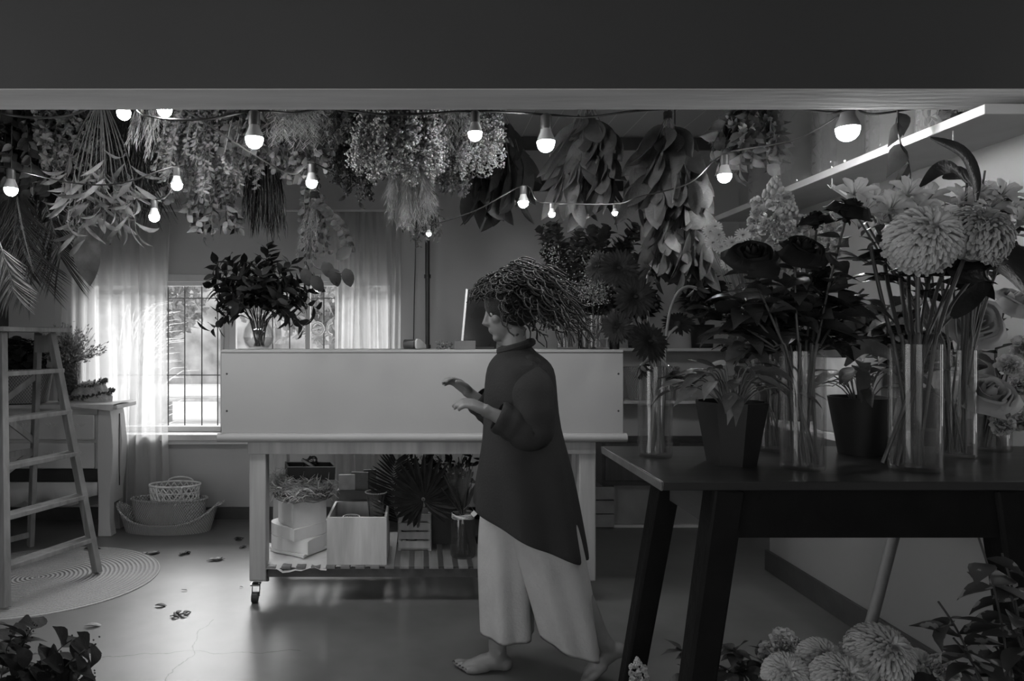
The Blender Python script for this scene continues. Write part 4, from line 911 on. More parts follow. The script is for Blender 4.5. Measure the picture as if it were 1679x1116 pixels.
A('lavender_bunch', 'dark bunch of thick seed spikes hanging lowest, left of the black pipe', (685, 270), (690, 408), 3.2, 14, 34, 34, [Lk('spike_dark', .07), gd], [('leaf', 22, .55, 1, .022, .012, 'small', {'out': .7}), ('leaf', 4, .3, .8, .05, .014, 'lance')], 17)
A('ruscus_bunch', 'bunch of small leaves and blossoms between the papery mass and the goldenrod', (740, 150), (745, 330), 3.15, 20, 46, 28, [gm_, flr], [('leaf', 16, .3, 1, .04, .02), ('dot', 12, .5, 1, .006, .018, '', {'n': 4})], 18)
A('goldenrod_bunch', 'pale goldenrod-like bunch behind the bulb at centre', (795, 120), (778, 300), 2.9, 12, 48, 40, [flp, gm_], [('dot', 40, .35, 1, .005, .014, '', {'n': 3}), ('leaf', 5, .2, .8, .05, .014, 'lance')], 19)
bl = dict(out=.5, droop=.5, bend=.7, fold=.35)
A('magnolia_bunch', 'dark broad-leaf bunch hanging right behind the goldenrod', (810, 155), (822, 340), 3.35, 14, 48, 18, [Lk('magnolia_dark', .022, rough=.35)], [('leaf', 6, .3, 1, .20, .09, 'big', bl)], 20, cat='dried bunch')
A('magnolia_bunch', 'central bunch of large downward dark leaves hanging alone against the ceiling boards', (963, 165), (960, 325), 3.1, 16, 46, 22, [Lk('magnolia_mid', .055, rough=.35)], [('leaf', 7, .15, 1, .20, .075, 'big', bl)], 22)
A('magnolia_bunch', 'longest bunch of large leaves, hanging left of the jar shelf', (1095, 190), (1092, 330), 2.95, 8, 58, 22, [Lk('magnolia_mid', .055)], [('leaf', 8, .15, 1, .19, .085, 'big', bl)], 23)
A('magnolia_bunch', 'lower tier of large curling leaves trailing below the longest leaf bunch', (1105, 285), (1118, 460), 2.98, 12, 50, 20, [gm_, gl], [('leaf', 6, .1, 1, .17, .075, 'big', bl), ('leaf', 1, .2, .9, .15, .07, 'big', bl)], 24)
A('rose_bunch', 'dried bunch of grey blossoms and leaves hanging left of the big glass jars', (1235, 150), (1215, 290), 2.95, 10, 66, 24, [gl, gm_, flp], [('leaf', 6, .3, 1, .08, .05, 'ovate', {'out': .9}), ('leaf', 9, .2, .9, .08, .035), ('pom', 2, .3, .8, .03, .022, '', {'n': 14})], 25)
tw = cat_rom([P(1474, 120, 2.35), P(1472, 190, 2.32), P(1476, 232, 2.3), P(1488, 262, 2.3), P(1492, 290, 2.3), P(1484, 308, 2.3)]); t = thing('leaf_twig', 'single hanging twig with three broad leaves in front of the jar shelf', 'sprig', tw[0]); M().tube(tw, .003, 6).tube([tw[0], V((tw[0].x, tw[0].y, CEIL))], .0015, 4).build('stem', gd, t)
q = M(); q.leaf(P(1473, 200, 2.32), (-.25, 0, -1), (.2, -1, .1), .085, .05, 'ovate', .4, .3); q.leaf(P(1477, 235, 2.3), (-.35, -.1, -1), (.2, -1, .2), .12, .075, 'ovate', .3, .25); q.leaf(P(1490, 268, 2.3), (-.5, 0, -1), (0, -1, .3), .09, .03, 'ovate', .6, .4); q.leaf(P(1474, 185, 2.32), (.4, 0, -1), (-.2, -1, .2), .08, .05, 'ovate', .5, .3); q.build('foliage', Lk('spray_leaf', .05), t)

# ================================================================== ON THE COUNTER
gz = CT
gp = V(((424-CX)*3.52/F, 3.52, gz))
t = thing('bulb_vase', 'round clear glass vase on the left end of the counter, full of dark leafy branches', 'vase', gp)
M().lathe([(0, .003), (.05, 0), (.072, .03), (.079, .06), (.072, .10), (.05, .135), (.046, .145), (.043, .145), (.047, .133), (.069, .10), (.075, .06), (.068, .032), (.045, .006), (0, .006)], gp, 36).build('vase_body', glass(), t)
M().lathe([(0, .008), (.045, .008), (.068, .034), (.073, .06), (0, .062)], gp, 30).build('water', glass('water', .88), t)
r = random.Random(8)
def branch(root, pts, q, qs, n, L_, W_, r, pf='ovate', out=.8, sr=.0022, t0=.25, zb=.1, bend=.7):
    qs.tube(pts, [sr*(1.3-.8*i/(len(pts)-1)) for i in range(len(pts))], 5, False); m = len(pts)-1
    for i in range(n):
        t_ = t0+(1-t0)*(i+.5)/n; k = min(t_, .999)*m; j = int(k); p = pts[j].lerp(pts[j+1], k-j); tg = (pts[j+1]-pts[j]).normalized()
        a = i*2.4+r.random(); x_ = tg.orthogonal().normalized(); rd = x_*math.cos(a)+tg.cross(x_)*math.sin(a)
        q.leaf(p, rd*out+tg*(1-out*.6)+V((0, 0, zb)), tg+rv(r, .3), L_*r.uniform(.75, 1.1), W_*r.uniform(.85, 1.1), pf, r.uniform(.1, bend), .25, r.uniform(-.4, .4))
BR = [(345, 545, 0), (348, 470, 0), (352, 430, .05), (375, 425, -.05), (400, 430, .06), (395, 455, -.08), (420, 430, .04), (440, 404, -.02), (445, 425, .08), (465, 440, -.05), (480, 460, .02), (470, 470, -.07), (508, 452, .04), (522, 470, -.02), (520, 505, .0), (500, 540, -.05),
      (360, 495, -.04), (380, 470, .09), (410, 470, -.11), (440, 470, .1), (455, 490, -.09), (365, 520, .05), (500, 490, .08), (430, 450, -.14), (475, 520, -.1), (390, 500, -.12), (480, 430, .1), (350, 450, -.1)]
for i, (px, py, dy) in enumerate(BR):
    tp_ = P(px, py, 3.52+dy); b = gp+V((r.uniform(-.03, .03), r.uniform(-.03, .03), .015)); ne = gp+V(((tp_.x-gp.x)*.18, dy*.15, .15))
    mid = ne.lerp(tp_, .5)+V((0, 0, .05 if py < 500 else .10)); pts = [b, ne]+bez(ne, mid, tp_, 7)[1:]
    t2 = thing('leafy_branch', ('dark leafy branch in the round counter vase, arching left', 'dark leafy branch in the round counter vase, near the middle', 'dark leafy branch in the round counter vase, arching right')[0 if px < 400 else 1 if px < 460 else 2], 'branch', b, ('branches arching left in the round vase', 'middle branches of the round vase', 'branches arching right in the round vase')[0 if px < 400 else 1 if px < 460 else 2])
    q, qs = M(), M(); branch(None, pts, q, qs, 22 if py < 500 else 14, .088, .036, r, 'ovate' if i % 3 else 'lance', t0=.32); qs.build('stem', gd, t2); q.build('foliage', Lk('branch_leaf', .022), t2, auto=False)
# card terminal
gp = V(((683-CX)*3.5/F, 3.50, gz)); t = thing('card_terminal', 'card payment terminal lying on the counter near the black pipe', 'card reader', gp)
q = M(); q.loft([(gp+V((x, 0, z)), rx, .028) for x, z, rx in []] or [(gp+V((0, 0, 0)), .01, .01), (gp+V((0, 0, .001)), .01, .01)], 6)
q = M(); sec = [(-.04, .003), (-.046, .02), (-.044, .042), (-.034, .05), (.0, .046), (.06, .022), (.062, .003)]
vs = [V((gp.x-.055, gp.y+0, gp.z))+V((0, y, z)) for y, z in sec]+[V((gp.x+.01, gp.y, gp.z))+V((0, y, z)) for y, z in sec]
q.add(vs, [tuple(range(7)), tuple(range(13, 6, -1))]+[(i, 7+i, 7+(i+1)%7, (i+1)%7) for i in range(7)]); q.xf(Matrix.Translation(gp) @ Matrix.Rotation(-.45, 4, 'Z') @ Matrix.Translation(-gp)); q.build('terminal_body', mat('dark_plastic', .04, .35), t, bevel=.006)
q = M(); vs = [v+V((.067, 0, 0)) for v in [V((gp.x-.055, gp.y+0, gp.z))+V((0, y*1.05, z*1.06)) for y, z in sec]]; vs += [v+V((.012, 0, 0)) for v in vs]
q.add(vs, [tuple(range(7)), tuple(range(13, 6, -1))]+[(i, 7+i, 7+(i+1)%7, (i+1)%7) for i in range(7)]); q.xf(Matrix.Translation(gp) @ Matrix.Rotation(-.45, 4, 'Z') @ Matrix.Translation(-gp)); q.build('pale_shell', mat('pale_plastic', .4, .4), t, bevel=.003)
# screen on its stand, wood block, card
gp = V(((790-CX)*3.52/F, 3.53, gz)); t = thing('counter_screen', 'dark upright screen with a bright edge standing on the counter', 'screen', gp)
q = M(); a_ = Matrix.Rotation(.09, 3, 'Y'); c_ = gp+V((-.0, 0, .15)); q.box(c_, (.17, .012, .285), a_); q.build('screen_panel', mat('screen_black', .015, .2), t, bevel=.004, smooth=False)
q = M().box(c_+a_ @ V((-.088, 0, 0)), (.010, .016, .29), a_); q.build('bright_edge', mat('edge_bright', .85, .25), t, smooth=False)
M().bb(gp.x-.05, gp.x+.06, gp.y-.04, gp.y+.04, gz, gz+.012).build('stand_foot', m_blk, t)
gp2 = V(((761-CX)*3.46/F, 3.455, gz)); tag(M().bb(gp2.x-.05, gp2.x+.055, 3.44, 3.47, gz, gz+.043).build('grey_block', mat('block_grey', .12, .6), loc=gp2, bevel=.002, smooth=False), 'small grey block on the counter in front of the screen', 'block')
t = thing('dried_posy', 'tiny dried posy lying on the counter between terminal and grey block', 'flowers', P(727, 572, 3.47)); q = M(); r = random.Random(2)
for i in range(70): q.leaf(V(((727+r.uniform(-11, 14)-CX)*3.47/F, 3.47+r.uniform(-.02, .02), gz+r.uniform(.004, .035))), rv(r), rv(r), .016, .009, 'small')
q.build('blossom', flr, t); M().tube([V(((715-CX)*3.47/F, 3.47, gz+.004)), V(((742-CX)*3.47/F, 3.47, gz+.005))], .002, 4).build('stem', gm_, t)
gp = V(((825-CX)*3.56/F, 3.60, gz)); t = thing('glass_globe', 'round glass globe on the counter beside the screen', 'bowl', gp)
M().lathe([(0, .003), (.035, 0), (.07, .05), (.075, .085), (.06, .125), (.045, .14), (.042, .14), (.057, .122), (.071, .085), (.066, .052), (0, .006)], gp, 30).build('globe', MATS['clear_glass'], t)
# vases at the right end
def cylvase(px, d, z, rad, h, name, label, water=.6, gm2=None, mat_=None):
    gp = V(((px-CX)*d/F, d, z)); t = thing(name, label, 'vase', gp)
    M().lathe([(0, .002), (rad*.96, 0), (rad, .006), (rad, h), (rad-.003, h+.001), (rad-.004, h), (rad-.004, .010), (0, .009)], gp, 36).build('vase_body', mat_ or MATS['clear_glass'], t)
    if water: M().lathe([(0, .011), (rad-.006, .011), (rad-.006, h*water), (0, h*water)], gp, 30).build('water', MATS['water'], t)
    return gp
g1 = cylvase(930, 3.52, gz, .052, .24, 'cylinder_vase', 'dark-stemmed glass cylinder on the right of the counter', .35)
g2 = cylvase(977, 3.54, gz, .070, .17, 'square_vase', 'wide glass vase of tiny white blossoms at the right end of the counter', .3)
t = thing('black_bottle', 'narrow black bottle at the right end of the counter', 'bottle', V(((1007-CX)*3.55/F, 3.55, gz))); gq = V(((1007-CX)*3.55/F, 3.55, gz))
M().lathe([(0, 0), (.024, 0), (.026, .01), (.026, .12), (.012, .16), (.012, .19), (0, .19)], gq, 20).build('bottle_body', mat('black_gloss', .01, .15), t); M().cyl(gq+V((0, 0, .19)), gq+V((0, 0, .205)), .014).build('cap', m_blk, t)
r = random.Random(31)
for i in range(9):
    b = g1+V((r.uniform(-.03, .03), r.uniform(-.03, .03), .012)); tp_ = P(r.uniform(875, 1000), r.uniform(360, 420), 3.52+r.uniform(-.12, .12)); ne = g1+V(((tp_.x-g1.x)*.15, (tp_.y-g1.y)*.15, .25)); pts = [b, ne]+bez(ne, ne.lerp(tp_, .6)+V((0, 0, .05)), tp_, 7)[1:]
    t2 = thing('leafy_branch', 'tall small-leaved branch in the dark-stemmed counter cylinder', 'branch', b, 'branches in the counter cylinder'); q, qs = M(), M()
    branch(None, pts, q, qs, 40, .045, .035, r, 'round', t0=.3); qs.build('stem', gd, t2); q.build('foliage', Lk('bush_leaf', .065), t2, auto=False)
for i in range(9):
    b = g2+V((r.uniform(-.04, .04), r.uniform(-.04, .04), .012)); tp_ = P(r.uniform(890, 1030), r.uniform(400, 470), 3.54+r.uniform(-.12, .1)); ne = g2+V(((tp_.x-g2.x)*.3, (tp_.y-g2.y)*.3, .18)); pts = [b, ne]+bez(ne, ne.lerp(tp_, .5)+V((0, 0, .04)), tp_, 7)[1:]
    t2 = thing('gypsophila_sprig', 'sprig of tiny pale blossoms in the wide counter vase', 'flowers', b, 'sprigs in the wide counter vase'); q, qs = M(), M()
    qs.tube(pts, .0016, 4, False); decor(q, pts, r, ('dot', 90, .35, 1, .0045, .045, '', {'n': 3})); qs.build('stem', gm_, t2); q.build('blossom', flp, t2, auto=False)
# big leafy arrangement on a stand behind (fills above the counter's right end)
A2 = V((1.0*3.84/3.7-.13, 3.84, .842)); t = thing('branch_urn', 'dark urn of bushy branches standing inside the right end of the counter', 'urn', A2)
M().lathe([(0, 0), (.07, 0), (.10, .30), (.09, .40), (.08, .40), (.085, .3), (0, .28)], A2, 28).build('urn_body', m_blk, t); q, qs = M(), M()
for i in range(30):
    b = V((A2.x+r.uniform(-.05, .05), A2.y+r.uniform(-.05, .05), 1.22)); tp_ = P(r.uniform(885, 1085), r.uniform(362, 470), 3.84+r.uniform(-.2, .2)); pts = bez(b, b.lerp(tp_, .5)+V((0, 0, .12)), tp_, 8); branch(None, pts, q, qs, 36, .07, .045, r, 'ovate', t0=.3)
qs.build('stems', gd, t); q.build('foliage', Lk('tall_leaf', .09), t, auto=False)
# ================================================================== FLOWER TABLE
WAT = glass('water', .90, haze=.01)
def bloom_obj(q, name, m, extra=()):
    o = q.build(name, m, auto=False); return o
def petalp(q, a0, span, prof, nu=7, wv=.0, base=.35):
    m = len(prof); vs = []
    for j, (r_, z) in enumerate(prof):
        sc_ = base+(1-base)*min(1, j/(m-1)*1.6)
        for i in range(nu):
            u = (i/(nu-1)-.5)*2; a = a0+u*span/2*sc_; zz = z-(abs(u)**3)*z*.18*(j/(m-1)); rr = r_*(1+wv*math.sin(u*4+a0*5)*(j/(m-1))); vs.append(V((math.cos(a)*rr, math.sin(a)*rr, zz)))
    q.add(vs, [(j*nu+i, j*nu+i+1, (j+1)*nu+i+1, (j+1)*nu+i) for j in range(m-1) for i in range(nu-1)])
def rose_mesh(open_=1., seed=0):
    q = M(); r = random.Random(seed)
    for i in range(20):
        R_ = .005+.0019*i; a = i*2.4; H = .050-.0004*i*i*.28*open_; fl = 1+.028*max(0, i-6)*open_
        petalp(q, a, 1.7+.02*i, [(R_*.25, 0), (R_*.72, .008), (R_*1.0, .020), (R_*1.02, .034), (R_*(.78 if i < 5 else .97)*(fl if i > 6 else 1), H*.94), (R_*(.60 if i < 5 else 1.02)*fl*(1.1 if i > 6 else 1), H-(.005*open_ if i > 9 else 0))], wv=.06+.003*i)
    for k in range(5): q.leaf((0, 0, 0), (math.cos(k*1.257), math.sin(k*1.257), -.1), (0, 0, 1), .03, .009, 'lance', .6)
    q.lathe([(0, -.012), (.007, -.008), (.009, 0), (.004, .006)], n=10); return q
def mum_mesh(R_=.085, seed=1, n=900):
    q = M(); r = random.Random(seed)
    for i in range(n):
        u = i/n; z = 1-1.62*u; ph = i*2.39996; rr = math.sqrt(max(0, 1-z*z)); d = V((math.cos(ph)*rr, math.sin(ph)*rr, z))
        d = (d+rv(r, .1)).normalized(); tgt = (V((0, 0, 1))-d*d.z); tgt = tgt.normalized() if tgt.length > .05 else V((1, 0, 0))
        q.leaf(d*R_*.70, d, tgt*-1, R_*r.uniform(.30, .38), R_*.115, 'ray', .2 if z < -.4 else -1.25, -.8)
    q.ball((0, 0, 0), R_*.72, n=12, m=8); return q
def gerb_mesh(seed=0, R_=.05):
    q = M(); r = random.Random(seed)
    for n_, L_, W_, z_, up_ in ((30, R_, .0115, 0, .12), (28, R_*.82, .010, .002, .28), (34, R_*.42, .004, .004, .6), (30, R_*.28, .003, .006, 1.)):
        for i in range(n_):
            a = 2*PI*i/n_+r.uniform(-.05, .05); q.leaf((math.cos(a)*.004, math.sin(a)*.004, z_), (math.cos(a), math.sin(a), up_+r.uniform(-.08, .08)), (-math.cos(a)*up_, -math.sin(a)*up_, 1), L_*r.uniform(.93, 1.05), W_, 'blade', r.uniform(.1, .5), .2)
    q.lathe([(0, -.016), (.008, -.012), (.012, 0)], n=12); return q
def alst_mesh(seed=0):
    q = M()
    for k in range(6):
        a = k*PI/3; w_ = .030 if k % 2 else .022; q.leaf((math.cos(a)*.003, math.sin(a)*.003, 0), (math.cos(a)*.55, math.sin(a)*.55, 1), (-math.cos(a), -math.sin(a), .4), .055, w_, 'petal', 1.0, .45, 0, .12)
    for k in range(6): a = k*1.05; q.tube([(0, 0, .0), (math.cos(a)*.006, math.sin(a)*.006, .03), (math.cos(a)*.014, math.sin(a)*.014, .045)], .0008, 3)
    q.lathe([(0, -.01), (.004, -.008), (.005, .0)], n=8); return q
def daisy_mesh():
    q = M()
    for i in range(16): a = 2*PI*i/16; q.leaf((math.cos(a)*.002, math.sin(a)*.002, 0), (math.cos(a), math.sin(a), .15), (0, 0, 1), .018, .0048, 'ray', .3)
    return q
def stock_mesh():
    q = M(); r = random.Random(3)
    for i in range(30):
        z = -.11+.20*i/30; rad = .034+.010*math.sin(PI*i/30); a = i*2.4; c_ = V((math.cos(a)*rad, math.sin(a)*rad, z)); o_ = V((math.cos(a), math.sin(a), .3))
        for k in range(9): q.leaf(c_, o_+rv(r, .9), rv(r), .028, .026, 'round', .7, .3, 0, .3)
    for i in range(26):
        a = i*2.4; z = .09+.002*i; rr = .03-.001*i; q.ball((math.cos(a)*rr, math.sin(a)*rr, z), .007, sz=1.4, n=6, m=5)
    return q
def carn_mesh():
    q = M(); r = random.Random(8)
    for i in range(90):
        d = rv(r); d.z = abs(d.z)+.1; d.normalize(); q.leaf(d*.008, d, rv(r), .038, .024, 'petal', r.uniform(-.4, .8), .3, r.uniform(-.5, .5), .35)
    return q
m_rose = mat('dark_rose_petal', .008, .7, .3, 20, .1, spec=.2); m_ger = mat('dark_gerbera_petal', .020, .6, .3, 30, .1, spec=.3)
m_mum = mat('white_mum_petal', .52, .6, .06, 30, trans=.25); m_als = mat('alstroemeria_petal', .50, .5, .15, 40, trans=.2); m_sto = mat('stock_petal', .50, .6, .1, 30, trans=.25); m_prose = mat('pale_rose_petal', .34, .55, .08, 20, trans=.2)
m_stem = mat('flower_stem', .09, .45, .25, 12); m_sd = mat('dark_flower_stem', .035, .45, .3, 12); m_sp = mat('pale_flower_stem', .16, .4, .2, 10)
gl_ = leafm('table_leaf', .045, rough=.35); gl2 = leafm('table_leaf_mid', .085, rough=.4); gl3 = leafm('glossy_dark_leaf', .020, rough=.25)
PROTO = {}
def pmesh(key, fn, mm):
    if key not in PROTO:
        o = fn().build('bloom', mm, auto=False); PROTO[key] = o.data; bpy.data.objects.remove(o)
    return PROTO[key]
def qz(nv): return V((0, 0, 1)).rotation_difference(V(nv).normalized())
def flower(name, label, group, base, neck, head, key, mm, scale=1., face=(0, -1, .5), sr=.003, sm=None, leaves=(), lm=None, cat='flower', bend=None, centre=None, extra=()):
    """leaves: (count, length, width, profile, t0)"""
    t = thing(name, label, cat, base, group); hd = V(head); fv = V(face).normalized(); b0 = hd-fv*.012
    pts = [V(base), V(neck)]+bez(neck, (V(neck)+b0)/2+V(bend or (0, 0, .03))-fv*.02, b0, 9)[1:]
    q = M(); rr = random.Random(int(abs(hd.x*1e4)+abs(hd.z*1e3))); 
    q.tube(cat_rom(pts, 3), sr, 8); q.build('stem', sm or m_stem, t)
    if key:
        o = bpy.data.objects.new('bloom', pmesh(key[0], key[1], mm)); COL.objects.link(o); o.parent = t; o.location = hd-V(base); o.scale = (scale,)*3
        o.rotation_mode = 'QUATERNION'; o.rotation_quaternion = qz(fv) @ Quaternion((0, 0, 1), rr.uniform(0, 6))
        ROOT[o.name] = tuple(base)
        if centre:
            c_ = M().ball(hd+fv*.004*scale, centre[0], sz=.6, n=10, m=6, jit=.1, rnd=rr).build('flower_centre', centre[1], t)
    if leaves:
        q = M(); m_ = len(pts)-1
        for (n_, L_, W_, pf, t0) in leaves:
            for i in range(n_):
                k = (t0+(.93-t0)*(i+rr.random())/n_)*m_; j = min(int(k), m_-1); p = pts[j].lerp(pts[j+1], k-j); a = i*2.4+rr.random(); d = V((math.cos(a), math.sin(a), rr.uniform(-.1, .6)))
                q.leaf(p, d, V((0, 0, 1))+rv(rr, .5), L_*rr.uniform(.75, 1.15), W_*rr.uniform(.85, 1.1), pf, rr.uniform(.2, 1.1), .25, rr.uniform(-.5, .5))
        q.build('leaves', lm or gl_, t, auto=False)
    for (qq, nm, m2) in extra: qq.build(nm, m2, t, auto=False)
    return t
def inside(g, rad, r, h=.012): a = r.uniform(0, 6.28); k = rad*math.sqrt(r.random()); return V((g.x+math.cos(a)*k, g.y+math.sin(a)*k, g.z+h))
def neckp(g, hd, rad, h): v = V((hd.x-g.x, hd.y-g.y, 0)); v = v.normalized()*min(rad, v.length*.5) if v.length > 1e-3 else v; return V((g.x+v.x, g.y+v.y, g.z+h))

# V1 gerberas
r = random.Random(51)
v1 = cylvase(1074, 1.985, TZ, .047, .255, 'cylinder_vase', 'glass cylinder vase of thick gerbera stems at the left end of the dark table', .55)
GB = [((1015, 440), 2.0, (-.1, -1, .15), 1.12, 'dark gerbera facing forward, upper of the front cluster'), ((981, 437), 2.06, (-.8, -.6, .2), .95, 'dark gerbera seen side-on, leftmost above the counter end'), ((1041, 487), 1.94, (.05, -1, .15), 1.2, 'dark gerbera facing forward in the middle of the cluster'),
      ((1064, 560), 1.90, (.3, -1, .35), 1.15, 'dark gerbera lowest of the cluster, just over the vase'), ((1012, 536), 2.02, (-.5, -.8, -.1), .95, 'dark gerbera turned left beside the counter end'), ((1112, 530), 2.0, (.3, .5, .6), .9, 'gerbera seen from behind with its pale underside'), ((1068, 447), 2.08, (.6, -.2, .4), .8, 'half-hidden gerbera with paler petals right of the cluster')]
for i, (pp, d, fc, sc_, lb) in enumerate(GB):
    hd = P(pp[0], pp[1], d); b = inside(v1, .032, r); flower('gerbera', lb, 'gerberas in the cylinder vase', b, neckp(v1, V((2*v1.x-b.x, 2*v1.y-b.y, 0)), .035, .25), hd, ('gerb', gerb_mesh), m_ger, sc_, fc, .0042, m_sp, bend=(0, .03, .05), centre=(.009*sc_, mat('gerbera_eye', .012, .8)))
for i in range(3):
    b = inside(v1, .032, r); nk = inside(v1, .03, r, .25); hd = P((1142, 1100, 1050)[i], (472, 610, 600)[i], 1.97); pts = [b, nk]+bez(nk, nk+V((.0, 0, (.26, .1, .05)[i])), hd, 9)[1:]
    t = thing('gerbera', ('gerbera with a tall arching bent stem and drooping dark head', 'short broken gerbera stem leaning right in the cylinder vase', 'short cut stem in the cylinder vase')[i], 'flower', b, 'gerberas in the cylinder vase'); M().tube(cat_rom(pts, 3), .0042, 8).build('stem', m_sp, t)
    q = M(); [q.leaf(hd, V((.3, 0, -.6))+rv(r, .6), rv(r), .04, .011, 'blade', .3) for _ in range(22)]; q.build('bloom', m_ger, t)
# V2 faceted pot and broad-leaf plant
def potted(px, d, rad, h, nf, label, plab, nleaf, L_, W_, zr, seed, mm, pf='heart', spread=.16, droop=.3, upk=1., mm2=None):
    g = V(((px-CX)*d/F, d, TZ)); r = random.Random(seed); t = thing('potted_plant', label, 'plant', g)
    q = M(); q.lathe([(0, 0), (rad*.68, 0), (rad*.70, .01), (rad, h), (rad*.93, h), (rad*.9, h-.02), (0, h-.02)], g, nf); q.build('pot', mat('matt_black_pot', .008, .55, .2), t, smooth=nf > 12)
    if nf <= 12: pass
    q, q2, q3 = M(), M(), M()
    for i in range(nleaf):
        a = i*2.4+r.random(); e_ = r.uniform(.15, 1); b = g+V((math.cos(a)*.02, math.sin(a)*.02, h-.02)); c_ = g+V((math.cos(a)*spread*e_*.5, math.sin(a)*spread*e_*.5, h+zr*upk*(1-.4*e_*e_))); tp_ = g+V((math.cos(a)*spread*e_, math.sin(a)*spread*e_, h+zr*(1-.75*e_*e_)*r.uniform(.7, 1.1)))
        q2.tube(bez(b, c_, tp_, 7), .0018, 5, False); (q3 if (mm2 and i % 4 == 0) else q).leaf(tp_, V((math.cos(a), math.sin(a), .35-droop*e_))+rv(r, .3), V((0, 0, 1))+rv(r, .4), L_*r.uniform(.7, 1.15), W_*r.uniform(.8, 1.1), pf, r.uniform(.2, 1.1), .2, r.uniform(-.4, .4))
    q2.build('leaf_stalks', m_stem, t); q.build('leaves', mm, t, auto=False)
    if q3.v: q3.build('pale_leaves', mm2, t, auto=False)
    return t
potted(1199, 1.875, .096, .165, 8, 'plant with pointed leaves in a faceted black pot on the dark table', '', 44, .10, .034, .10, 61, gl2, 'ovate', .17, .5, mm2=leafm('leaf_grey_pale', .16))
potted(1412, 2.02, .086, .165, 32, 'glossy long-leaved plant in the smooth round black pot between two vases', '', 26, .15, .038, .10, 62, gl_, 'lance', .13, .4, mm2=gl2)
# V3 roses
v3 = cylvase(1316, 1.80, TZ, .053, .30, 'cylinder_vase', 'glass cylinder vase of dark roses in front on the dark table', .3)
RS = [((1230, 412), 1.78, (-.15, -.75, .75), 1.15, 'near-black rose, left of the front pair'), ((1308, 405), 1.80, (.15, -.7, .8), 1.18, 'near-black rose with flat open head, right of the front pair'), ((1388, 340), 1.84, (.2, -.4, 1), 1.1, 'tallest near-black rose, seen from the side'), ((1338, 352), 1.95, (-.2, -.2, 1), .85, 'near-black rose half hidden behind the tallest one'), ((1275, 500), 1.9, (0, -.5, 1), .7, 'low dark rosebud among the leaves')]
for pp, d, fc, sc_, lb in RS:
    hd = P(pp[0], pp[1]+18, d); b = inside(v3, .036, r); flower('rose', lb, 'dark roses in the front vase', b, neckp(v3, hd, .040, .29), hd, ('rose', rose_mesh), m_rose, sc_, fc, .0033, m_sd, [(15, .082, .046, 'ovate', .45)], gl_ if sc_ > 1 else gl2, bend=(0, 0, .02))
for i in range(12):
    hd = P((1205, 1250, 1300, 1350, 1395, 1180, 1420, 1160, 1215, 1260, 1370, 1290)[i], (480, 520, 470, 500, 560, 540, 470, 500, 570, 455, 440, 570)[i], 1.85+.04*(i % 3)); b = inside(v3, .036, r)
    flower('foliage_branch', ('stem of broad dark leaves in the rose vase, left half', 'stem of broad dark leaves in the rose vase, right half')[hd.x > v3.x], 'foliage stems in the rose vase', b, neckp(v3, hd, .04, .29), hd, None, None, sr=.003, sm=m_sd, leaves=[(10, .11, .068, 'heart', .5)], lm=(gl_, gl3, gl2)[i % 3], cat='foliage')
# V5 mums
v5 = cylvase(1501, 1.79, TZ, .060, .318, 'cylinder_vase', 'glass cylinder vase of crossing stems under the two big white blooms', .32)
for pp, d, fc, lb, s2 in (((1512, 394), 1.76, (-.15, -.9, .55), 'big white chrysanthemum, left of the pair and facing forward', 1.02), ((1597, 390), 1.80, (.25, -.35, .9), 'big white chrysanthemum, right of the pair and tilted up', 1.0)):
    hd = P(pp[0], pp[1], d); b = inside(v5, .04, r); flower('chrysanthemum', lb, 'big white chrysanthemums', b, neckp(v5, hd, .05, .31), hd, ('mum', mum_mesh), m_mum, s2, fc, .0052, m_sd)
ST = [(1432, 400), (1455, 430), (1475, 380), (1535, 430), (1560, 420), (1620, 430), (1495, 440), (1580, 450)]
for i, (px, py) in enumerate(ST):
    hd = P(px, py, 1.88+.03*(i % 4)); b = inside(v5, .042, r); b.x = v5.x-(hd.x-v5.x)*.25
    flower('cut_stalk', ('bare thick dark stem leaning left in the white-bloom vase', 'bare thick dark stem leaning right in the white-bloom vase')[px > 1501], 'stems in the white-bloom vase', b, neckp(v5, hd, .05, .31), hd, None, None, sr=.0050, sm=m_sd, leaves=[(3, .12, .045, 'lance', .7)], lm=gl3, cat='stalk')
# V6 alstroemerias
v6 = cylvase(1568, 1.985, TZ, .050, .30, 'cylinder_vase', 'glass cylinder vase standing behind the white-bloom vase, to its right', .35)
AL = [(1412, 352), (1440, 366), (1400, 322), (1487, 322), (1500, 345), (1545, 352), (1572, 335), (1640, 325), (1652, 352), (1668, 370), (1620, 345), (1428, 335), (1460, 345), (1475, 350), (1520, 330), (1535, 365), (1600, 322)]
for i, (px, py) in enumerate(AL):
    hd = P(px, py, 1.93+.05*(i % 3)); b = inside(v6, .036, r); tot = []
    t = flower('alstroemeria', ('pale alstroemeria bloom left of the big white pair', 'pale alstroemeria bloom above the big white pair', 'pale alstroemeria bloom at the right edge, above the white pair')[0 if px < 1460 else 1 if px < 1600 else 2], ('alstroemerias left of the white pair', 'alstroemerias above the white pair', 'alstroemerias at the right edge')[0 if px < 1460 else 1 if px < 1600 else 2], b, neckp(v6, hd, .04, .29), hd, ('alst', alst_mesh), m_als, 1.12, (-.35+.8*r.random()-.1, -.8, .7), .0028, m_stem, [(6, .08, .022, 'lance', .6)], gl_)
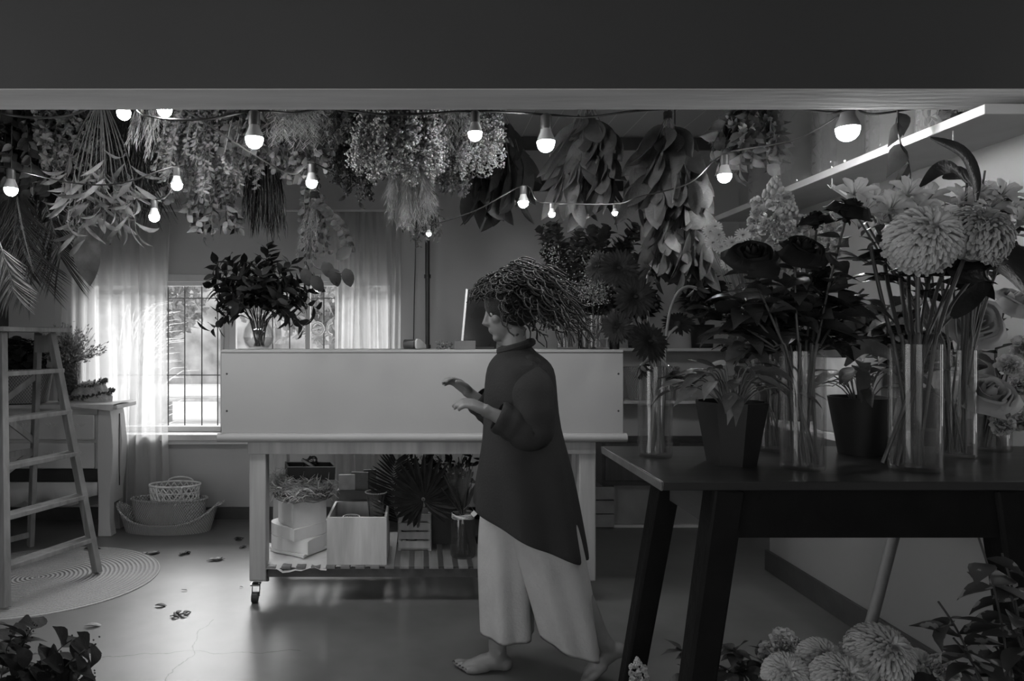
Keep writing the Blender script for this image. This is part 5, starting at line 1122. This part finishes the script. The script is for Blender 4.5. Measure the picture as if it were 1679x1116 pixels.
# buds and dark strap leaves at the top right
def leafstem(label, base_v, nk, tip, nl, L_, W_, pf, mm, name='budding_branch', cat='foliage', bend=(0, 0, .05), grp=None, t0=.6):
    return flower(name, label, grp, inside(base_v, .03, r), neckp(base_v, V(tip), .035, .29), tip, None, None, sr=.003, sm=m_sd, leaves=[(nl, L_, W_, pf, t0)], lm=mm, cat=cat, bend=bend)
def bigleaf(label, base_v, pts, W_, mm, fold=.2, h=.29):
    b = inside(base_v, .025, r); t = thing('strap_leaf', label, 'leaf', b); q = M(); pp = [V(p) for p in pts]; nk = neckp(base_v, pp[0], .035, h)
    M().tube(cat_rom([b, nk, nk.lerp(pp[0], .5)+V((0, 0, .01)), pp[0]], 4), .003, 6).build('stem', m_sd, t); c_ = cat_rom(pp, 5); n = len(c_); vs = []
    for i, p in enumerate(c_):
        tg = (c_[min(i+1, n-1)]-c_[max(i-1, 0)]).normalized(); sd = tg.cross(V((.25, -1, .35))).normalized(); un = sd.cross(tg); w2 = W_/2*max(.03, math.sin(PI*(.06+.92*i/(n-1)))**.7)
        vs += [p-sd*w2+un*w2*fold, p-sd*w2*.5+un*w2*fold*.2, p, p+sd*w2*.5+un*w2*fold*.2, p+sd*w2+un*w2*fold]
    q.add(vs, [(5*i+k, 5*i+k+1, 5*i+6+k, 5*i+5+k) for i in range(n-1) for k in range(4)]); q.build('leaf_blade', mm, t, auto=False)
bigleaf('dark strap leaf arching highest in front of the white wall shelf', v6, [P(1600, 330, 1.9), P(1596, 290, 1.88), P(1575, 250, 1.87), P(1525, 226, 1.86)], .055, gl3)
bigleaf('dark strap leaf curving left above the alstroemerias', v6, [P(1585, 300, 1.92), P(1560, 275, 1.9), P(1535, 280, 1.88), P(1508, 306, 1.87)], .040, gl3)
bigleaf('short broad dark leaf beneath the arching strap leaf', v6, [P(1600, 310, 1.95), P(1575, 285, 1.94), P(1545, 292, 1.93)], .045, gl3)
bigleaf('broad dark leaf filling the right edge below the white blooms', v5, [P(1560, 455, 1.86), P(1610, 425, 1.84), P(1660, 440, 1.8), P(1720, 520, 1.78)], .14, gl3)
bigleaf('dark leaf lying between the stems under the right white bloom', v5, [P(1560, 520, 1.86), P(1590, 490, 1.86), P(1625, 460, 1.88)], .05, gl3)
bigleaf('long pale-backed leaf rising from the smooth pot', v5, [P(1470, 590, 1.95), P(1445, 575, 1.94), P(1410, 570, 1.93), P(1385, 600, 1.92)], .045, gl2)
for i, (px, py) in enumerate(((1590, 300), (1620, 275), (1645, 300), (1665, 320), (1600, 360), (1690, 330))):
    leafstem('leafy stem with closed buds at the top right corner of the flowers', v6, None, P(px, py, 1.97), 12, .07, .02, 'lance', gl_, grp='budding stems at the top right', t0=.66)
# V8 stock + daisies, back row
v8 = cylvase(1262, 2.09, TZ, .050, .28, 'cylinder_vase', 'glass vase at the back of the table carrying the tall white stock', .4)
for (px, py, d, sc_, lb) in ((1265, 372, 2.05, 1.0, 'tall dense white stock spire rising above the dark roses'), (1292, 395, 2.0, .8, 'second white stock spire tucked behind the two front roses'), (1360, 392, 2.08, .55, 'small white stock spire between the dark roses')):
    hd = P(px, py, d); b = inside(v8, .03, r); flower('stock_flower', lb, None, b, neckp(v8, hd, .035, .27), hd, ('stock', stock_mesh), m_sto, sc_, (.05, -.05, 1), .004, m_stem, [(4, .08, .02, 'lance', .4)], gl2)
DS = [(1168, 398), (1178, 385), (1190, 412), (1200, 398), (1208, 418), (1195, 432), (1182, 405), (1212, 402), (1164, 380), (1205, 436), (1218, 425), (1172, 372), (1218, 385)]
for i, (px, py) in enumerate(DS):
    hd = P(px, py, 2.02+.02*(i % 3)); b = inside(v8, .03, r); flower('daisy', 'small white daisy-like flower in the cluster left of the black roses', 'small white daisies left of the roses', b, neckp(v8, P(1200, 440, 2.05), .035, .27), hd, ('daisy', daisy_mesh), m_sto, 1.15, (-.3+r.random()*.6, -1, .4), .0015, m_sp, centre=(.0038, mat('daisy_eye', .26, .8)), bend=(.02, 0, -.02))
# V7 pale roses and frilled blooms at right back
v7 = cylvase(1625, 2.09, TZ, .050, .19, 'cylinder_vase', 'short glass vase of pale roses at the right back of the table', .5)
for (px, py, d, sc_, fc, lb) in ((1612, 655, 2.0, 1.45, (-.1, -.8, .7), 'large pale open rose low beside the rear vase'), (1588, 530, 2.06, 1.55, (-.2, -1, .2), 'large pale rose behind the crossing stems'), (1650, 505, 2.1, 1.2, (.2, -.6, .7), 'pale grey rose at the right edge under the broad dark leaf')):
    hd = P(px, py, d); b = inside(v7, .03, r); flower('rose', lb, None, b, neckp(v7, hd, .03, .18), hd, ('prose', rose_mesh), m_prose, sc_, fc, .004, m_stem, [(5, .09, .055, 'heart', .35)], gl3, bend=(0, .02, .0))
for i, (px, py) in enumerate(((1652, 600), (1668, 632), (1650, 668), (1672, 690), (1640, 695), (1672, 570))):
    hd = P(px, py, 2.02+.03*(i % 2)); b = inside(v7, .03, r); flower('carnation', 'frilled pale bloom in the column at the right edge', 'frilled pale blooms at the right edge', b, neckp(v7, hd, .03, .18), hd, ('carn', carn_mesh), m_sto, .8, (-.2, -1, .3), .0025, m_stem, bend=(0, 0, .0))
# low wall shelf behind the table with pots of greenery
tag(M().bb(1.62, RW, 2.26, 3.90, .90, .925).build('low_wall_shelf', m_white, loc=(1.8, 3, .9)), 'low pale shelf along the right wall behind the dark table', 'shelf')
def bushpot(x, y, z, rad, h, sp, zr, n, label, mm, mmp, pf='ovate', L_=.08, W_=.045, seed=1, bloom=None, ribs=0):
    t = thing('potted_plant', label, 'plant', (x, y, z)); r = random.Random(seed)
    q = M().lathe([(0, 0), (rad*.85, 0), (rad*.87, .01), (rad, h), (rad*.94, h), (rad*.92, h-.03), (0, h-.03)], (x, y, z), 64 if ribs else 28, wave=(lambda a, t_: .018*math.sin(ribs*a)) if ribs else None); q.build('pot', mmp, t, auto=False)
    q, qs, qb = M(), M(), M()
    for i in range(n):
        a = r.uniform(0, 6.28); e_ = math.sqrt(r.random()); b = V((x, y, z+h-.03)); tp_ = V((x+math.cos(a)*sp*e_, y+math.sin(a)*sp*e_*.8, z+h+zr*r.uniform(.5, 1)*(1-.5*e_*e_))); pts = bez(b, b.lerp(tp_, .5)+V((0, 0, .05)), tp_, 7); branch(None, pts, q, qs, 11, L_, W_, r, pf, t0=.3)
        if bloom: qb.join(daisy_mesh() if bloom == 1 else M().ball((0, 0, 0), .012, n=7, m=5, jit=.2, rnd=r), Matrix.Translation(tp_) @ qz((0, -1, .6)).to_matrix().to_4x4() @ Matrix.Scale(1.3, 4))
    qs.build('stems', m_sd, t); q.build('leaves', mm, t, auto=False)
    if bloom: qb.build('blossom', flr, t, auto=False)
bushpot(1.74, 2.86, .925, .125, .30, .20, .26, 24, 'leafy plant in a ribbed light grey planter on the low wall shelf', gd, mat('ribbed_planter', .30, .5, .2, 3, stretch=(1, 1, .2)), seed=71, ribs=26)
bushpot(1.72, 2.46, .925, .09, .20, .17, .34, 24, 'broad-leaved plant in a dark pot on the low wall shelf, nearest the camera', gl_, m_blk, seed=72, L_=.10, W_=.06)
bushpot(1.74, 3.26, .925, .10, .22, .20, .42, 26, 'fine-leaved bushy plant in a dark pot on the low wall shelf behind the ribbed planter', gm_, m_blk, seed=73, L_=.05, W_=.025)
bushpot(1.76, 3.66, .925, .10, .2, .20, .45, 24, 'dense dark plant on the far end of the low wall shelf', gd, m_blk, seed=74, L_=.07)
# tall floor plants between counter and table, behind
bushpot(1.95, 4.86, 1.236, .08, .16, .15, .50, 34, 'bushy plant on the upper white back shelf, in the corner', gm_, m_blk, seed=75, L_=.10, W_=.055)
bushpot(1.50, 4.86, 1.236, .07, .15, .15, .40, 30, 'flowering bushy plant on the upper white back shelf nearer the counter', gd, m_blk, seed=76, L_=.08, W_=.045, bloom=2)
# white shelves on the back wall at right
for z_, lb in ((1.235, 'upper white shelf fixed to the back wall right of the counter'), (.875, 'lower white shelf fixed to the back wall right of the counter')):
    tag(M().bb(1.25, 2.28, 4.80, BW-.005, z_-.02, z_).build('back_shelf', m_white, loc=(1.7, 4.9, z_)), lb, 'shelf', 'white shelves on the back wall')
bask(1.62, 4.93, .876, .19, .11, .22, .15, 0, 'wire_basket', 'dark woven basket on the lower white back shelf beside the counter end', m_b2, handles=False)
# high shelf on the right wall
HZS = 1.975
sh = thing('high_wall_shelf', 'long white shelf high on the right wall carrying big glass jars', 'shelf', (1.8, 3.0, HZS)); M().bb(1.665, RW, 2.07, 3.99, HZS-.012, HZS+.018).build('shelf_board', m_white, sh, bevel=.002)
for y_ in (3.0, 3.7): M().bb(RW-.02, RW, y_-.012, y_+.012, HZS-.16, HZS-.012).beam((RW-.01, y_, HZS-.15), (1.75, y_, HZS-.016), .02, .01).build('bracket', m_white, sh)
for y_ in (2.24, 2.9): M().tube(cat_rom([V((1.70, y_, HZS-.012)), V((1.70, y_, HZS-.04)), V((1.69, y_-.01, HZS-.055)), V((1.675, y_-.01, HZS-.04))]), .002, 5).build('cup_hook', m_white, sh)
m_jar = glass('ribbed_jar_glass', .985, .02, .6, .10)
def jar(y, rad, h, lb, x=1.80, grp='glass jars on the high shelf', cont=None):
    t = thing('glass_jar', lb, 'jar', (x, y, HZS+.018), grp); M().lathe([(0, .002), (rad*.94, 0), (rad, .02), (rad, h*.32), (rad*.97, h*.36), (rad, h*.40), (rad, h*.62), (rad*.97, h*.66), (rad*.98, h*.78), (rad*.75, h*.92), (rad*.6, h), (rad*.62, h+.01)], (x, y, HZS+.018), 36).build('jar_body', m_jar, t)
    if cont: q = M(); rr = random.Random(4); [q.leaf(V((x, y, HZS+.03))+V((rr.uniform(-1, 1)*rad*.6, rr.uniform(-1, 1)*rad*.6, rr.uniform(0, h*.7))), rv(rr), rv(rr), .05, .02, 'lance') for _ in range(80)]; q.build('dried_contents', cont, t)
jar(3.30, .135, .40, 'biggest clear glass jar on the high shelf, behind the largest bulb'); jar(2.98, .125, .36, 'second big glass jar on the high shelf, right of the biggest'); jar(3.62, .10, .30, 'glass jar at the far end of the high shelf')
jar(2.66, .10, .28, 'ribbed glass jar over the middle of the high shelf'); jar(2.42, .08, .24, 'glass jar of dried leaves on the near part of the high shelf', cont=gd); jar(2.22, .07, .2, 'small jar of dried blossoms at the near end of the high shelf', cont=flr)
tag(M().bb(RW-.055, RW-.001, 2.33, 2.50, 1.62, 1.80).build('grey_wall_box', mat('canvas_grey', .10, .8), loc=(RW-.03, 2.4, 1.7), bevel=.012, smooth=False), 'plain grey square panel fixed to the right wall above the alstroemerias', 'panel')
t = thing('metal_handle', 'pale curved metal hook bar on the right wall under the high shelf', 'hook', (RW-.03, 2.72, 1.70)); M().tube(cat_rom([V((RW-.002, 2.95, 1.72)), V((RW-.05, 2.93, 1.75)), V((RW-.05, 2.76, 1.755)), V((RW-.05, 2.71, 1.72)), V((RW-.05, 2.70, 1.60)), V((RW-.002, 2.70, 1.59))]), .008, 8).build('handle_bar', m_white, t)

# ================================================================== FLOWERS LOW IN FRONT
def bucket(x, y, z, rad, h, lb, name='flower_bucket'):
    t = thing(name, lb, 'bucket', (x, y, z)); M().lathe([(0, 0), (rad*.8, 0), (rad, h), (rad*1.04, h), (rad*1.04, h+.006), (rad*.96, h), (rad*.76, .012), (0, .01)], (x, y, z), 32).build('bucket_body', mat('zinc', .10, .4, .2, 10, metal=.6), t); return V((x, y, z))
r = random.Random(91)
bA = bucket((1400-CX)*1.92/F, 1.92, 0, .15, .30, 'bucket of white blooms standing under the dark table'); bB = bucket((1250-CX)*2.0/F, 1.98, 0, .09, .28, 'small bucket of mixed flowers under the table behind the front leg')
for i, (px, py, key, mm, sc_, nm, lb, dd) in enumerate([(1345, 1085, 'mum', m_mum, .75, 'chrysanthemum', 'white shaggy bloom at the foot of the leaning pole, left side', 1.9), (1440, 1075, 'mum', m_mum, 1.0, 'chrysanthemum', 'largest white shaggy bloom at the bottom edge, by the leaning pole', 1.86),
        (1375, 1118, 'mum', m_mum, .85, 'chrysanthemum', 'white shaggy bloom cut by the bottom edge, below the pole', 1.8), (1500, 1098, 'mum', m_mum, .7, 'chrysanthemum', 'white shaggy bloom right of the largest low one', 1.92), (1545, 1098, 'carn', m_sto, .9, 'carnation', 'frilled pale bloom low right beside the dark leaf', 1.84),
        (1290, 1110, 'mum', m_mum, .75, 'chrysanthemum', 'white shaggy bloom cut by the bottom edge, right of the dark succulent-like leaves', 1.86), (1285, 1055, 'carn', m_sto, 1.0, 'carnation', 'pale open frilled bloom behind the front table leg', 2.0), (1262, 1075, 'carn', m_sto, .9, 'carnation', 'pale crumpled bloom just right of the dark leaves', 1.98)]):
    g = bA if px > 1330 else bB; hd = P(px, py, dd); b = V((g.x+r.uniform(-.06, .06), g.y+r.uniform(-.05, .05), .02)); nk = V((g.x+(hd.x-g.x)*.45, g.y+(hd.y-g.y)*.4, .30))
    flower(nm, lb, None, b, nk, hd, (key, {'mum': mum_mesh, 'carn': carn_mesh}[key]), mm, sc_, (r.uniform(-.3, .3), -.8, .9), .004, m_sd, [(5, .10, .05, 'ovate', .6)], gl_)
for i, (px, py) in enumerate(((1205, 1060), (1225, 1095), (1195, 1100), (1395, 1095), (1590, 1090), (1110, 1060), (1120, 1105))):
    g = bA if px > 1330 else bB; hd = P(px, py, 1.93); b = V((g.x+r.uniform(-.05, .05), g.y+r.uniform(-.05, .05), .02)); nk = V((g.x+(hd.x-g.x)*.35, g.y, .29))
    flower('foliage_branch', ['stem of dark rosette leaves right of the front table leg', 'lower dark rosette leaves beside the front table leg', 'dark leaves touching the front table leg at bottom edge', 'dark leafy stem between the white shaggy blooms', 'dark leafy stem right of the low frilled bloom', 'small leafy sprig between the two left table legs', 'lower leafy sprig between the two left table legs'][i], None, b, nk, hd, None, None, sr=.003, sm=m_sd, leaves=[(12, .06, .034, 'ovate', .75)], lm=(gl_, gl2)[i > 4], cat='foliage')
bD = bucket((1040-CX)*2.0/F-.0, 2.02, 0, .06, .25, 'narrow bucket with a pale flower sprig behind the rear table leg')
flower('stock_flower', 'pale flower sprig peeking in at the bottom edge left of the rear table leg', None, bD+V((0, 0, .02)), bD+V((.01, -.02, .26)), P(1048, 1112, 1.96), ('stock', stock_mesh), m_sto, .42, (-.1, 0, 1), .003, m_stem)
# variegated plant at the right front
bC = bucket((1700-CX)*1.42/F, 1.42, 0, .12, .34, 'bucket of variegated leafy branches at the right front')
m_var = leafm('variegated_leaf', .07)
def f_var(nt, L, pos):
    v_ = noise_n(nt, pos, 26, 3); return mth(nt, 'MULTIPLY_ADD', mth(nt, 'GREATER_THAN', v_, .58), .18, .04), None
m_var = node_mat('variegated_leaf_b', f_var, .4)
for i, (px, py) in enumerate(((1612, 880), (1545, 985), (1650, 905), (1665, 975), (1570, 1045), (1640, 1060), (1672, 1030))):
    hd = P(px, py, 1.40+.03*(i % 3)); b = bC+V((r.uniform(-.05, .05), r.uniform(-.05, .05), .02)); nk = bC+V(((hd.x-bC.x)*.3, 0, .33))
    flower('variegated_branch', ('pale-edged leafy branch at the right edge before the table leg', 'pale-edged leafy branch reaching left across the low pale wall')[px < 1625], ('variegated branches at the right edge', 'variegated branches reaching left')[px < 1625], b, nk, hd, None, None, sr=.0022, sm=m_sd, leaves=[(6, .09, .048, 'ovate', .74)], lm=m_var, cat='branch', bend=(.05, 0, .08))
# eucalyptus at the bottom left
bE = bucket((-10-CX)*1.62/F, 1.62, 0, .13, .36, 'bucket of eucalyptus at the bottom left, mostly outside the picture')
m_euc = leafm('eucalyptus_dark', .028)
for i, (px, py) in enumerate(((158, 1055), (118, 1048), (58, 1022), (100, 1092), (150, 1110), (25, 1030), (50, 1090))):
    hd = P(px, py, 1.60+.03*(i % 3)); b = bE+V((r.uniform(-.05, .05), r.uniform(-.05, .05), .02)); nk = bE+V(((hd.x-bE.x)*.25, 0, .36)); t = thing('eucalyptus_branch', ('dark eucalyptus branch reaching furthest right at the bottom left corner', 'dark eucalyptus branch near the left edge of the bottom corner')[px < 90], 'branch', b, ('eucalyptus branches reaching right', 'eucalyptus branches near the left edge')[px < 90])
    pts = [b, nk]+bez(nk, nk.lerp(hd, .5)+V((-.02, 0, .07)), hd, 9)[1:]; q, qs = M(), M(); branch(None, pts, q, qs, 10, .072, .046, r, 'ovate', out=.95, t0=.5, zb=-.05); qs.build('stem', m_sd, t); q.build('leaves', m_euc, t, auto=False)
    q = M()
    for k in range(14): u = r.uniform(4, 9.9); j = int(u); q.dot(pts[min(j, 9)].lerp(pts[min(j+1, 9)], u-j)+rv(r, .012), .0028)
    q.build('seed_buds', m_sd, t)
# ================================================================== PERSON
PD = 2.75
def Q(px, py, dy=0.): return P(px, py, PD)+V((0, dy, 0))
pr = thing('person', 'barefoot person in dark coat and white wide trousers striding left past the counter', 'person', (Q(850, 0).x, PD, 0))
body = M(); r = random.Random(17)
# torso, neck
body.loft([(Q(858, 760), .10, .13), (Q(858, 735), .125, .175), (Q(856, 690), .10, .145), (Q(853, 640), .115, .16), (Q(853, 605), .10, .175), (Q(852, 590), .07, .12), (Q(848, 578), .052, .058), (Q(843, 560), .048, .052), (Q(842, 535), .048, .05)], 24)
# head (looks left and a little down)
HC = Q(834, 508)
hd = M()
hd.ball((.012, 0, .022), .1, .97, .76, .92, n=28, m=20)          # cranium
hd.ball((-.035, 0, -.045), .068, .82, .74, 1.0, n=24, m=16)      # face and jaw
hd.ball((-.066, 0, -.096), .022, .9, 1.1, .8, n=14, m=10)        # chin
hd.tube([(-.078, 0, .018), (-.090, 0, -.008), (-.104, 0, -.032), (-.092, 0, -.040)], [.009, .010, .012, .009], 10)   # nose
hd.ball((-.094, .012, -.036), .009, n=8, m=6).ball((-.094, -.012, -.036), .009, n=8, m=6)
hd.ball((-.085, 0, -.060), .015, .75, 1.5, .42, n=14, m=8).ball((-.082, 0, -.070), .015, .75, 1.35, .45, n=14, m=8)  # lips
for s_ in (-1, 1):
    hd.tube([(-.078, s_*.014, .020), (-.074, s_*.034, .023), (-.058, s_*.052, .016)], [.007, .008, .006], 8)         # brow ridge
    hd.ball((-.058, s_*.042, -.022), .022, 1, .8, .8, n=12, m=8)                                                     # cheek
    hd.tube([(.012, s_*.074, .012), (.018, s_*.082, .008), (.016, s_*.081, -.016), (.006, s_*.074, -.026)], [.006, .008, .007, .005], 8)   # ear
HM = Matrix.Translation(HC) @ Matrix.Rotation(-.22, 4, 'Y')
body.join(hd, HM)
# legs and feet
def leg(hip, knee, ank, ra):
    body.tube(cat_rom([hip, hip.lerp(knee, .5), knee, knee.lerp(ank, .4)+V((.012, 0, 0)), ank], 4), [.085, .083, .080, .078, .074, .070, .066, .062, .056, .054, .055, .056, .054, .050, .044, .038, .034][:17], 18)
fy, ry_ = .0, -.09
hipF, kneeF, ankF = Q(852, 742, .08), Q(822, 900, .04), V((Q(815, 0).x, PD+fy, .085))
hipR, kneeR, ankR = Q(862, 742, -.07), Q(898, 895, -.08), V((Q(978, 0).x, PD+ry_, .150))
leg(hipF, kneeF, ankF, 0); leg(hipR, kneeR, ankR, 0)
def foot(ank, pitch, mirror):
    f = M()   # local: toes towards -X, sole at z=-.085, ankle at origin
    f.tube([(.0, 0, .02), (.004, 0, -.02), (.008, 0, -.045)], [.034, .035, .030], 16)
    f.ball((.028, 0, -.056), .032, 1.1, .95, .92, n=16, m=12)
    f.loft([(V((.0, 0, -.052)), .034, .030)]*2, 12)
    f.tube([(.03, 0, -.054), (-.01, 0, -.046), (-.05, 0, -.052), (-.09, 0, -.064), (-.125, 0, -.070)], [.028, .036, .032, .027, .018], 16)
    f.tube([(-.04, .016, -.066), (-.09, .030, -.069), (-.125, .030, -.071)], [.018, .017, .014], 12).tube([(-.04, -.016, -.066), (-.09, -.028, -.069), (-.125, -.026, -.071)], [.018, .017, .014], 12)
    f.ball((.012, .028, -.002), .011, n=8, m=6).ball((.008, -.028, -.006), .011, n=8, m=6)
    for k, (yy, L_, rr) in enumerate(((-.033, .052, .0125), (-.014, .050, .0090), (.003, .044, .0085), (.018, .038, .0080), (.032, .030, .0078))):
        yy *= mirror; b = V((-.118+.006*k, yy, -.070)); f.tube([b, b+V((-L_*.5, -mirror*.002, .006)), b+V((-L_*.85, -mirror*.002, -.001)), b+V((-L_, 0, -.004))], [rr, rr*1.02, rr*.95, rr*.6], 10)
    return f, Matrix.Translation(ank) @ Matrix.Rotation(pitch, 4, 'Y')
f, mtx = foot(ankF, 0, -1); body.join(f, mtx)
f2, mtx2 = foot(ankR, -.62, 1); body.join(f2, mtx2)
# arms and hands
def arm(sh, el, wr):
    body.tube(cat_rom([sh, sh.lerp(el, .5), el, el.lerp(wr, .4), wr], 4), [.022, .034, .042, .044, .044, .042, .040, .039, .038, .039, .038, .036, .034, .031, .028, .026, .023][:17], 16)
def hand(wr, dirv, palm_n, mirror):
    d = V(dirv).normalized(); n_ = V(palm_n); n_ = (n_-d*n_.dot(d)).normalized(); s_ = d.cross(n_)*mirror; h = M()
    for k, o in enumerate((-.026, -.009, .009, .025)):
        L_ = (.070, .078, .073, .058)[k]; a = wr+d*.015+s_*o*.6; b = wr+d*(.082-.004*abs(k-1))+s_*o; h.tube([a, a.lerp(b, .5), b], [.013, .014, .0115], 10)
        c1 = b+(d+n_*.35).normalized()*L_*.42; c2 = c1+(d*.6+n_*.8).normalized()*L_*.32; c3 = c2+(d*.2+n_).normalized()*L_*.26; h.tube([b, c1, c2, c3], [.0100, .0090, .0082, .0062], 10)
    t0 = wr+d*.022-s_*.024; t1 = t0-s_*.022+d*.028+n_*.008; t2 = t1-s_*.006+d*.028+n_*.010; t3 = t2+d*.022+n_*.010; h.tube([t0, t1, t2, t3], [.013, .0118, .0102, .0072], 10)
    h.tube([wr-d*.01, wr+d*.03], [.022, .026], 12); body.join(h)
shN, elN, wrN = Q(862, 604, -.165), Q(862, 700, -.20), Q(796, 668, -.20)
shF, elF, wrF = Q(846, 604, .165), Q(836, 700, .19), Q(778, 652, .17)
arm(shN, elN, wrN); arm(shF, elF, wrF)
hand(wrN, (wrN-elN), (0, .35, -1), 1); hand(wrF, (wrF-elF), (0, -.35, -1), -1)
# one continuous skin: voxel union of all the above, then smoothed
tmp = body.build('tmp_body', mat('skin', .20, .5, .12, 12, .08, trans=.0), None)
md = tmp.modifiers.new('remesh', 'REMESH'); md.mode = 'VOXEL'; md.voxel_size = .0048; md.use_smooth_shade = True
ms = tmp.modifiers.new('smooth', 'SMOOTH'); ms.factor = .5; ms.iterations = 5
bpy.context.view_layer.update()
dg = bpy.context.evaluated_depsgraph_get(); me = bpy.data.meshes.new_from_object(tmp.evaluated_get(dg)); me.name = 'body'
bpy.data.objects.remove(tmp)
L0 = V(pr.location); me.transform(Matrix.Translation(-L0)); bo = bpy.data.objects.new('body', me); COL.objects.link(bo); bo.parent = pr; ROOT['body'] = tuple(L0)
if not me.materials: me.materials.append(MATS['skin'])
# toenails, eyes
for s_ in (-1, 1):
    e_ = M().ball((-.0655, s_*.031, .001), .0125, n=12, m=8).xf(HM); e_.build('eye', mat('eye_white', .5, .2), pr)
q = M()
for k, yy in enumerate((-.033, -.014, .003, .018, .032)):
    L_ = (.052, .050, .044, .038, .030)[k]; q.ball((-.118+.006*k-L_*.93, -yy, -.0645), .006 if k else .0085, 1, .9, .35, n=8, m=6)
q.xf(mtx); q.build('toenail', mat('nail', .05, .25), pr)
# coat
m_coat = mat('dark_wool_coat', .034, .85, .12, 6, .2, bsc=120, spec=.2)
ct_ = M()
ct_.loft([(Q(846, 566), .056, .062), (Q(848, 575), .062, .072), (Q(850, 585), .092, .140), (Q(852, 596), .118, .190), (Q(853, 612), .132, .205), (Q(852, 650), .138, .200, 0, .01, 5), (Q(855, 700), .142, .192, 0, .02, 6), (Q(858, 745), .168, .215, 0, .04, 7, -.05), (Q(861, 790), .188, .228, 0, .05, 7, -.15), (Q(864, 830), .204, .235, 0, .06, 7, -.3), (Q(867, 860), .214, .242, 0, .07, 7, -.42), (Q(868, 872), .216, .244, 0, .07, 7, -.45)], 84, cap=False)
for sh, el, wr, sg in ((shN, elN, wrN, -1), (shF, elF, wrF, 1)):
    e2 = el.lerp(wr, .86)
    ct_.tube(cat_rom([sh+V((-.0, -sg*.055, .015)), sh.lerp(el, .5), el, el.lerp(e2, .5), e2], 5), [(.030, .056, .070, .077, .080)[i] if i < 5 else .080+.004*math.sin(i*2.1)-.0012*i for i in range(21)], 20, cap=False)
    ct_.ball(sh+V((0, -sg*.045, .010)), .045, n=14, m=10)
ct_.build('coat', m_coat, pr, thick=.006, sub=1)
cl = M().tube([Q(846, 568)+V((math.cos(a)*.062, math.sin(a)*.068, .018*math.cos(a))) for a in [2*PI*k/24 for k in range(25)]], .016, 8); cl.build('collar', m_coat, pr)
# trousers: two wide legs
tr_ = M()
tr_.loft([(Q(856, 742, .04), .125, .13), (Q(848, 800, .06), .120, .13, 0, .02, 6), (Q(836, 870, .05), .115, .125, 0, .05, 6), (Q(831, 940, .03), .106, .125, 0, .06, 6), (Q(831, 1000, .01), .100, .125, 0, .07, 6), (Q(832, 1036, .0), .101, .128, 0, .08, 6)], 72, cap=False)
tr_.loft([(Q(860, 742, -.04), .125, .13), (Q(872, 800, -.06), .125, .13, 0, .02, 6), (Q(889, 870, -.08), .130, .125, 0, .05, 6, -.1), (Q(906, 940, -.09), .125, .12, 0, .06, 6, -.2), (Q(920, 1000, -.09), .118, .12, 0, .07, 6, -.3), (Q(928, 1042, -.09), .112, .12, 0, .08, 6, -.34)], 72, cap=False)
tr_.build('trousers', mat('white_linen', .50, .8, .08, 8, .3, bsc=80, trans=.2), pr, thick=.004, sub=1)
# hair: scalp cap plus curls
hr = M(); hr.ball((.022, 0, .032), .112, 1.0, .84, .96, n=24, m=16)
m_hair = mat('dark_hair', .014, .6, .5, 60, .4)
def keep(v): return not (v.x < -.055 and v.z < .055)
hr.xf(HM); cap_ = hr
q = M(); q.join(cap_)
for i in range(1000):
    d = rv(r).normalized()
    if d.z < -.45 or (d.x < -.50 and d.z < .38) : continue
    b = V((.022+d.x*.105, d.y*.088, .032+d.z*.10)); out = V((d.x*.95+.28, d.y, d.z*.9+.2)).normalized(); L_ = r.uniform(.07, .19)*(1.1 if d.x > 0 else .7); ph = r.uniform(0, 6); cr_ = r.uniform(.010, .018)
    x_ = out.orthogonal().normalized(); y_ = out.cross(x_); pts = []
    for k in range(19):
        u = k/18; a = ph+u*15; pts.append(b+out*L_*u+V((0, 0, -1))*(u*u)*L_*.75+x_*math.cos(a)*cr_*min(1, u*4)+y_*math.sin(a)*cr_*min(1, u*4))
    q.tube([HM @ p for p in pts], [.0044*(1-.5*k/18) for k in range(19)], 4, False)
q.build('hair', m_hair, pr, auto=False)
for key, o in list(bpy.data.objects.items()):
    if o.type == 'MESH' and o.name.startswith('flower_centre'): o.name = o.name.replace('flower_centre', 'centre')

# ================================================================== LABELS OF LIKE THINGS, by place from left to right
ORD = ['first', 'second', 'third', 'fourth', 'fifth', 'sixth', 'seventh', 'eighth', 'ninth', 'tenth', 'eleventh', 'twelfth', 'thirteenth', 'fourteenth']
SHORT = {'small white daisy-like flower in the cluster left of the black roses': 'small white daisy left of the black roses'}
bpy.context.view_layer.update()
def screen_x(o):
    pts = []
    for c in ([o] if o.type == 'MESH' else []) + [c for c in o.children_recursive if c.type == 'MESH']:
        if o.type != 'MESH' and c.name.startswith(('stem', 'pale_st')) and len(o.children) > 1: continue
        pts += [c.matrix_world @ V(k) for k in c.bound_box]
    p = sum(pts, V((0, 0, 0)))/max(1, len(pts)); return p.x/max(p.y, .1)
by = {}
for o in S.objects:
    if o.parent is None and o.get('label') and o.get('category'): by.setdefault(o['label'], []).append(o)
for lb, os_ in by.items():
    if len(os_) < 2: continue
    os_.sort(key=screen_x); base = SHORT.get(lb, lb); n = len(os_)
    for i, o in enumerate(os_):
        o['label'] = base+', '+('leftmost' if i == 0 else 'rightmost' if i == n-1 else ORD[i]+' from left')
        if not o.get('group'): o['group'] = base
    if len(base.split()) > 13: print('LONG BASE', len(base.split()), base)
